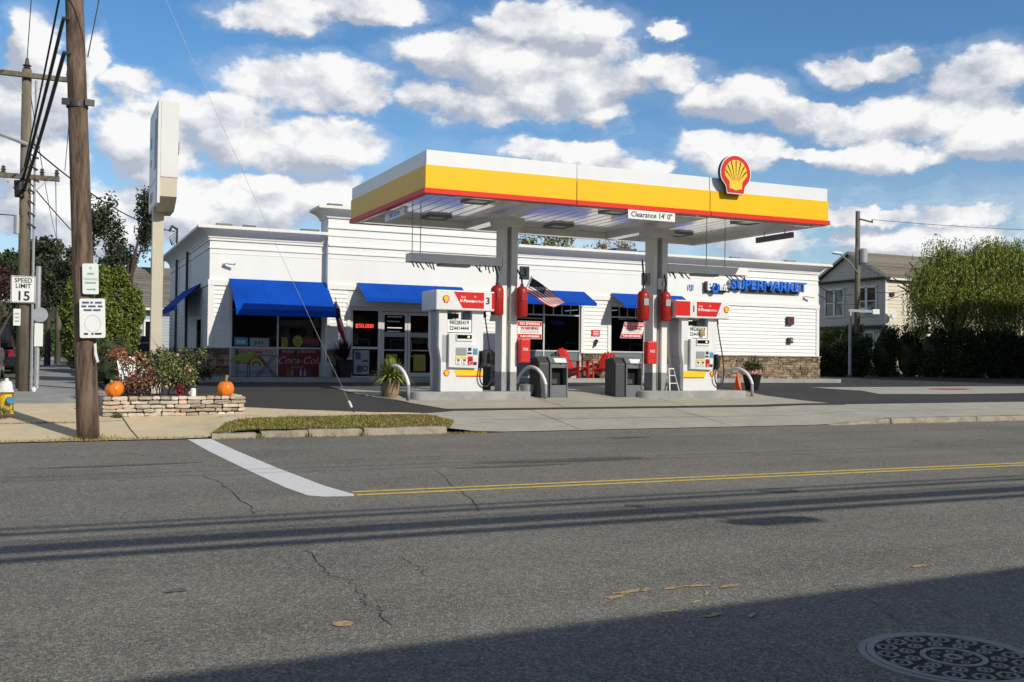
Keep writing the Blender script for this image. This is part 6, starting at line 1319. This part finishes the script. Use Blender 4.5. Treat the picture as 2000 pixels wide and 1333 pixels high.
# ------------------------------------------------------------------ cars at the left edge
def car(x, y, z, m, lab, L_=4.6, Wd=1.85, H=1.7):
    t = thing('parked_car', lab, 'car', (x, y, z), 'cars parked on the side street')
    b = MB(); prof = [(y-L_/2, z+.30), (y-L_/2-.02, z+.75), (y-L_/2+.12, z+.98), (y-L_*.32, z+1.02), (y-L_*.27, z+1.06), (y+L_*.30, z+1.06), (y+L_/2-.1, z+.92), (y+L_/2, z+.6), (y+L_/2-.03, z+.28)]
    b.prism(prof, x-Wd/2, x+Wd/2, 'x'); b.build('body', m, t, bevel=.06)
    gh = MB(); gh.add([(x-.85, y-L_*.45, z+1.05), (x+.85, y-L_*.45, z+1.05), (x+.85, y+L_*.24, z+1.05), (x-.85, y+L_*.24, z+1.05), (x-.68, y-L_*.38, z+H-.06), (x+.68, y-L_*.38, z+H-.06), (x+.68, y+L_*.08, z+H-.06), (x-.68, y+L_*.08, z+H-.06)], [(0, 1, 5, 4), (1, 2, 6, 5), (2, 3, 7, 6), (3, 0, 4, 7)]); gh.build('windows', 'car_glass', t)
    box('roof_panel', m, t, x-.70, x+.70, y-L_*.39, y+L_*.09, z+H-.07, z+H, bevel=.03)
    for (sx_, dy) in ((-1, -.31), (1, -.31), (-1, .31), (1, .31)):
        xx = x+sx_*(Wd/2-.09); w = MB(); w.tube([(xx-.11, y+dy*L_, z+.33), (xx+.11, y+dy*L_, z+.33)], .33, 18); w = w.build('wheel', 'black_rubber', t); MB().tube([(xx+sx_*.10, y+dy*L_, z+.33), (xx+sx_*.118, y+dy*L_, z+.33)], .21, 14).build('rim', 'rim_silver', w)
    for s_ in (-1, 1):
        box('tail_light', 'tail_red', t, x+s_*.80-.08, x+s_*.80+.08, y-L_/2-.03, y-L_/2+.1, z+.72, z+.94); box('headlight', 'sign_white', t, x+s_*.72-.14, x+s_*.72+.14, y+L_/2-.08, y+L_/2+.01, z+.62, z+.76)
    box('bumper', m, t, x-Wd/2+.03, x+Wd/2-.03, y-L_/2-.06, y-L_/2+.05, z+.35, z+.58, bevel=.03); box('number_plate', 'sign_white', t, x-.2, x+.2, y-L_/2-.075, y-L_/2-.06, z+.62, z+.74)
    return t
car(-2.33, 35.5, .50, 'car_white', 'white car with red tail light at the left picture edge', 4.4, 1.8, 1.42); car(-2.15, 43.5, .55, 'car_black', 'dark sport utility vehicle parked beyond the white car', 4.7, 1.95, 1.95)

# ------------------------------------------------------------------ houses
def shingled(parent, m, p00, p10, p11, p01, rows, w):
    """shingle courses laid from eave (p00-p10) to ridge (p01-p11), each course a strip"""
    p00, p10, p11, p01 = map(Vector, (p00, p10, p11, p01)); nrm = (p10-p00).cross(p01-p00).normalized()
    if nrm.z < 0: nrm = -nrm
    for i in range(rows):
        a, b_ = i/rows, (i+1)/rows; q = [p00.lerp(p01, a), p10.lerp(p11, a), p10.lerp(p11, b_), p00.lerp(p01, b_)]
        MB().add([q[0]+nrm*.03, q[1]+nrm*.03, q[2]+nrm*.004, q[3]+nrm*.004, q[0], q[1]], [(0, 1, 2, 3), (0, 4, 5, 1)]).build('shingle', m, parent)
# left grey roofed house
h = thing('grey_roof_house', 'blue grey sided house with grey shingle roof behind the evergreen', 'house', (7.5, 60, .6))
box('wall', 'house_bluegrey', h, 3.95, 11.5, 58.4, 66, .5, 3.9); 
for i in range(18): MB().prism([(58.4, 1.0+i*.16), (58.37, 1.0+i*.16), (58.395, 1.16+i*.16)], 3.95, 11.5, 'x').build('siding_board', 'house_bluegrey', h)
box('eave_board', 'trim_paint', h, 3.6, 11.9, 57.9, 58.05, 3.82, 4.0)
r = MB(); r.prism([(57.9, 4.0), (62.2, 6.5), (66.5, 4.0)], 3.6, 11.9, 'x'); r = r.build('roof', 'shingle_grey', h); shingled(r, 'shingle_grey', (3.58, 57.85, 3.99), (11.9, 57.85, 3.99), (11.9, 62.2, 6.52), (3.58, 62.2, 6.52), 16, .3)
c = box('chimney', 'brick_red', r, 5.2, 5.9, 61.2, 61.9, 5.6, 6.9); box('chimney_cap', 'concrete_grey', r, 5.1, 6.0, 61.1, 62.0, 6.9, 7.0)
w = box('window', 'trim_paint', h, 4.6, 5.5, 58.3, 58.38, 2.2, 3.3); box('pane', 'window_glass', w, 4.7, 5.4, 58.28, 58.298, 2.3, 3.2)
t = thing('yard_fence', 'pale low fence in front of the blue grey house', 'fence', (4.5, 50, .6))
for i in range(26): box('picket', 'house_bluegrey', t, 3.4+i*.1, 3.48+i*.1, 50, 50.03, .6, 1.75)
box('rail', 'house_bluegrey', t, 3.4, 6.0, 50.03, 50.07, 1.5, 1.6)
# right cream house, with the gable end's shade put into its colour
h = thing('cream_house', 'two storey cream house with gable end greyed as shade right of the store', 'house', (48, 47, .6))
GX, GY0, GY1, ZE, ZR = 44.6, 44.0, 49.6, 6.35, 8.1
b = MB(); b.box(GX, 58, GY0, GY1, .5, ZE); b.build('wall', 'house_cream', h)
for i in range(26): MB().prism([(GY0, .9+i*.21), (GY0-.03, .9+i*.21), (GY0-.004, 1.11+i*.21)], GX+.1, 58, 'x').build('siding_board', 'house_cream', h)
for i in range(12): MB().prism([(GX, 3.7+i*.21), (GX-.03, 3.7+i*.21), (GX-.004, 3.91+i*.21)], GY0+.1, GY1-.1, 'y').build('gable_board', 'house_shaded', h)
MB().prism([(GY0-.1, ZE+.12), (GY1+.1, ZE+.12), ((GY0+GY1)/2, ZR-.05)], GX-.05, GX+.1, 'x').build('gable', 'house_shaded', h)
for i in range(7): 
    z = ZE+.2+i*.22; k = (ZR-.1-z)/(ZR-ZE); 
    if k > 0: MB().prism([(GX-.05, z), (GX-.075, z), (GX-.052, z+.2)], (GY0+GY1)/2-2.75*k, (GY0+GY1)/2+2.75*k, 'y').build('gable_board', 'house_shaded', h)
box('eave_band', 'roof_dark', h, GX-.35, GX-.0, GY0-.35, GY1+.35, ZE, ZE+.12); box('storey_band', 'roof_dark', h, GX-.4, GX, GY0-.2, GY1+.2, 3.45, 3.62); box('corner_board', 'trim_paint', h, GX-.04, GX+.12, GY0-.045, GY0+.02, .6, ZE); box('eave_board', 'trim_paint', h, GX+.1, 58, GY0-.3, GY0-.15, ZE-.05, ZE+.12); box('lower_wall', 'house_cream', h, GX-.02, GX-.001, GY0+.1, GY1-.1, .6, 3.45)
r = MB(); ym = (GY0+GY1)/2; r.prism([(GY0-.35, ZE+.1), (ym, ZR), (GY1+.35, ZE+.1), (GY1+.35, ZE+.2), (ym, ZR+.12), (GY0-.35, ZE+.2)], GX-.3, 58.3, 'x'); r = r.build('roof', 'shingle_brown', h); shingled(r, 'shingle_brown', (GX-.3, GY0-.36, ZE+.2), (58.3, GY0-.36, ZE+.2), (58.3, ym, ZR+.125), (GX-.3, ym, ZR+.125), 14, .3)
for s_ in (-1, 1): MB().bar((GX-.32, ym, ZR+.04), (GX-.32, ym+s_*3.15, ZE+.1), .04, .14).build('barge_board', 'house_shaded', h)
for (y0, y1) in ((44.6, 46.3), (47.3, 49.0)):
    w = MB(); y_m = (y0+y1)/2
    for q in ((y0, y0+.1, 4.3, 5.95), (y1-.1, y1, 4.3, 5.95), (y0, y1, 5.9, 6.02), (y0-.05, y1+.05, 4.22, 4.32), (y_m-.08, y_m+.08, 4.3, 5.95)): w.box(GX-.1, GX-.03, q[0], q[1], q[2], q[3])
    w = w.build('window', 'trim_paint', h)
    for (a_, c_) in ((y0+.1, y_m-.08), (y_m+.08, y1-.1)): 
        box('pane', 'car_glass', w, GX-.05, GX-.035, a_, c_, 4.32, 5.9); box('sash_bar', 'trim_paint', w, GX-.07, GX-.052, a_, c_, 5.08, 5.14)
w = box('window', 'trim_paint', h, GX-.1, GX-.03, 44.8, 45.6, 2.2, 3.3); box('pane', 'car_glass', w, GX-.115, GX-.101, 44.9, 45.5, 2.3, 3.2); box('door', 'trim_paint', h, GX-.1, GX-.03, 47.8, 48.8, .9, 3.1); box('air_conditioner', 'sign_white', h, GX-.4, GX-.1, 45.0, 45.6, 4.35, 4.7); box('dryer_vent', 'letter_black', h, GX+.3, GX+.6, GY0-.12, GY0-.03, 5.35, 5.55)
t = thing('satellite_dish', 'small white satellite dish at the corner of the cream house', 'satellite dish', (GX+.2, 43.8, 4.1)); b = MB(); b.lathe([(.02, 0), (.2, .05), (.3, .12)], 0, 0, 14); b.v = [(GX+.2+x, 43.7-z, 4.25+y) for x, y, z in b.v]; b.build('dish', 'sign_white', t); MB().tube([(GX+.2, 43.7, 4.25), (GX+.2, 43.95, 4.05)], .03, 6).build('arm', 'galvanised', t)
# right utility pole
p4 = pole(40.5, 42, .6, 9.2, .15, 'tall utility pole with transformer in front of the cream house', lean=.0)
MB().tube([(40.5, 41.85, 9.35), (41.3, 41.7, 9.2)], .05, 6).build('top_arm', 'pole_wood_grey', p4); insulator(p4, 41.25, 41.7, 9.2); MB().lathe([(.2, 0), (.22, .05), (.22, .75), (.15, .82)], 40.72, 41.8, 14, 0, 6.9).build('transformer', 'transformer_grey', p4); MB().tube([(40.3, 41.8, 7.9), (40.3, 41.8, 8.3)], .06, 6).build('cutout', 'ceramic_brown', p4)
a = MB().tube([(40.5, 41.9, 6.3), (39.5, 41.6, 6.9), (38.7, 41.4, 7.25)], .04, 6).build('lamp_arm', 'galvanised', p4); MB().ball((38.4, 41.35, 7.3), .38, .14, .09, 12, 7).build('lamp_head', 'sign_white', a)
b = MB()
for k in range(6): b.tube([(40.6, 41.8, 6.8-.15*k), (41.1, 41.6, 6.7-.2*k)], .012, 4)
b.build('wire_tails', 'cable_black', p4)
wire('high wire leaving the right utility pole past the willow', (41.25, 41.7, 9.35), (75, 40, 11), .5, .015); wire('service wire from the right pole to the cream house', (40.5, 41.9, 5.4), (GX+2.5, GY0-.1, 5.9), .2, .02); wire('cable from the store corner to the right pole', sp(29.7, 33.5, 4.9), (40.5, 41.9, 5.3), .35, .02); wire('lower cable from the store corner to the right pole', sp(29.7, 33.5, 4.5), (40.5, 41.9, 4.7), .3, .02)
t = thing('street_name_post', 'white post with horizontal street name blade in front of the hedge', 'sign post', (35.2, 37, .6)); box('post', 'transformer_grey', t, 35.17, 35.27, 36.95, 37.05, .55, 4.0); box('name_blade', 'faded_print', t, 35.1, 36.6, 36.97, 37.03, 3.86, 3.99); box('white_tab', 'sign_white', t, 36.66, 37.1, 36.97, 37.03, 3.80, 4.04); box('blue_foot', 'poster_navy', t, 35.10, 35.32, 36.92, 37.08, .55, .8)

# hedge of separate arborvitae
hx = [(39.2, 42.6, 2.6), (40.8, 42.8, 2.9), (35.2, 39.3, 1.5), (36.6, 39.2, 1.8), (38.0, 39.2, 2.2), (39.2, 38.6, 2.6), (39.9, 37.6, 2.7), (40.4, 36.6, 2.6), (41.2, 35.9, 2.5), (42.4, 35.7, 2.5), (43.6, 35.6, 2.5), (44.8, 35.6, 2.4), (46.0, 35.6, 2.5)]
hl = ['arborvitae coloured as sunlit, tucked beside the store corner', 'arborvitae coloured as sunlit, second from the store corner', 'arborvitae behind the street name post', 'arborvitae just right of the street name post', 'arborvitae under the utility pole', 'arborvitae below the satellite dish', 'arborvitae below the cream house wall', 'arborvitae left of the willow trunk', 'arborvitae in front of the willow trunk', 'arborvitae under the willow strands', 'arborvitae right of the willow trunk', 'arborvitae near the right picture edge', 'arborvitae at the right picture edge']
for i, (x, y, hgt) in enumerate(hx):
    random.seed(100+i); t = thing('arborvitae', hl[i], 'shrub', (x, y, .6), 'arborvitae hedge behind the lot')
    MB().ball((x, y+.15, .6+hgt*.45), .6, .5, hgt*.44, 12, 9, 0, .15).build('dark_core', 'leaf_hedge_shaded', t); MB().tube([(x, y, .5), (x, y, 1.2)], .08, 6).build('trunk', 'bark', t)  # core ball added to block light through the hedge
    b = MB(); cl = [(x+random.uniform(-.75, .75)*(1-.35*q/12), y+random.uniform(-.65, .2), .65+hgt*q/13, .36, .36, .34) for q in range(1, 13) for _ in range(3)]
    leafcloud(b, cl, 6500, .12, .5, 1, .1); b.build('foliage', 'leaf_hedge_lit' if i < 2 else 'leaf_hedge_shaded', t)
# willow
random.seed(130)
wl = thing('willow_tree', 'large weeping willow with hanging yellow green strands at right', 'tree', (41.9, 36.9, .66))
wx, wy = 41.8, 36.8; b = MB(); b.tube([(wx+.5, wy, .5), (wx+.35, wy, 2.0), (wx+.1, wy, 3.2)], [.2, .16, .13], 10); tips = []
for k in range(18):
    a = 2*pi*k/18+random.uniform(-.2, .2); s_ = random.uniform(1.0, 3.5); zt = random.uniform(5.8, 8.0)-.07*s_*s_; p1 = (wx+s_*.45*cos(a), wy+s_*.3*sin(a), 3.2+(zt-3.2)*.62); p2 = (wx+s_*cos(a), wy+s_*.7*sin(a), zt); b.tube([(wx+.15, wy, random.uniform(2.2, 3.2)), p1, p2], [.12, .07, .025], 6); tips.append((p1, p2))
b.build('trunk', 'bark', wl)
lf = MB()
def strand(p, L_, drift):
    n = int(L_/.075); ph = random.uniform(0, 6); zc_ = random.choice((1.7, 2.2, 2.6, 3.0))
    for i in range(n):
        u = i/n; z = p[2]+.10*sin(min(1, u*4)*pi)-u*L_; q = (p[0]+drift[0]*min(1, u*3)+.06*sin(u*5+ph), p[1]+drift[1]*min(1, u*3), z)
        if z < zc_: break
        lf.leaf((q[0]+random.uniform(-.05, .05), q[1]+random.uniform(-.05, .05), q[2]), random.uniform(.10, .20), .28, 0, 1.5)
clumps = [(41.6, 36.8, 6.5, 1.2, 1.2, .9), (40.0, 36.6, 5.9, .9, 1.0, .7), (43.3, 36.9, 6.4, 1.3, 1.2, 1.0), (45.2, 37.0, 7.0, 1.4, 1.2, 1.2), (40.7, 36.4, 7.1, .55, .6, .7), (44.4, 36.5, 7.4, .8, .8, .65), (47.0, 37.0, 7.0, 1.4, 1.2, 1.3), (39.5, 36.4, 5.2, .6, .8, .5), (45.2, 36.3, 5.2, 1.5, .9, 1.0), (42.8, 36.2, 5.3, 1.2, .9, .7)]
for _ in range(4200):
    c = random.choices(clumps, [c[3]*c[4]*c[5] for c in clumps])[0]; u = Vector((random.gauss(0, 1), random.gauss(0, 1), random.gauss(0, 1))).normalized()*random.uniform(.35, 1); p = (c[0]+u.x*c[3], c[1]+u.y*c[4], c[2]+u.z*c[5])
    strand(p, random.uniform(.3, 1.5)*(2.0 if random.random() < .25 else 1), (u.x*.35, u.y*.3))
for k in range(1000):                                     # long whips: fringe, top and the curtain over the hedge
    r = random.random(); x = random.uniform(39.4, 47); 
    if r < .3: strand((random.gauss(40.0, .5), 36.4+random.uniform(-.5, .5), random.uniform(4.6, 6.2)), random.uniform(.8, 2.6), (random.uniform(-.5, .1), 0))
    elif r < .55: strand((x, 36.4+random.uniform(-.5, .5), random.uniform(6.6, 7.9)), random.uniform(.4, 1.5), (random.uniform(-.6, .3), 0))
    else: strand((random.uniform(40.8, 48), 35.8+random.uniform(-.4, .4), random.uniform(3.6, 5.6)), random.uniform(1.2, 3.9), (random.uniform(-.3, .3), 0))
lf.build('crown', 'leaf_willow', wl)

# ------------------------------------------------------------------ neighbours out of view whose shade reaches the picture
def neighbour(x0, x1, y0, y1, zt, lab, m, yaw=0.):
    t = thing('corner_building', lab, 'building', ((x0+x1)/2, (y0+y1)/2, 0)); cx_, cy_ = (x0+x1)/2, (y0+y1)/2
    def bx(nm, mm, *q, par=None): b = MB().box(*q); b.v = [(cx_+(a-cx_)*cos(yaw)-(c-cy_)*sin(yaw), cy_+(a-cx_)*sin(yaw)+(c-cy_)*cos(yaw), z) for a, c, z in b.v]; return b.build(nm, mm, par or t)
    bx('wall', m, x0, x1, y0, y1, -.1, zt-.15); bx('roof', 'roof_dark', x0-.15, x1+.15, y0-.15, y1+.15, zt-.15, zt)
    k = x0+1.2
    while k < x1-1.5:
        w = bx('window', 'trim_paint', k, k+1.2, y1+.002, y1+.06, 1.2, 2.6); bx('pane', 'car_glass', k+.08, k+1.12, y1+.062, y1+.07, 1.28, 2.52, par=w); k += 2.6
    bx('door', 'bark', x0+.2, x0+1.1, y1+.002, y1+.05, .12, 2.2)
neighbour(-30, 70, -13, -4, 5.79, 'flat roofed brick shops across the road behind the viewpoint', 'brick_wall', radians(2.0))
neighbour(38.3, 66, 20, 29, 8.7, 'flat roofed brick building beyond the right picture edge', 'brick_wall')
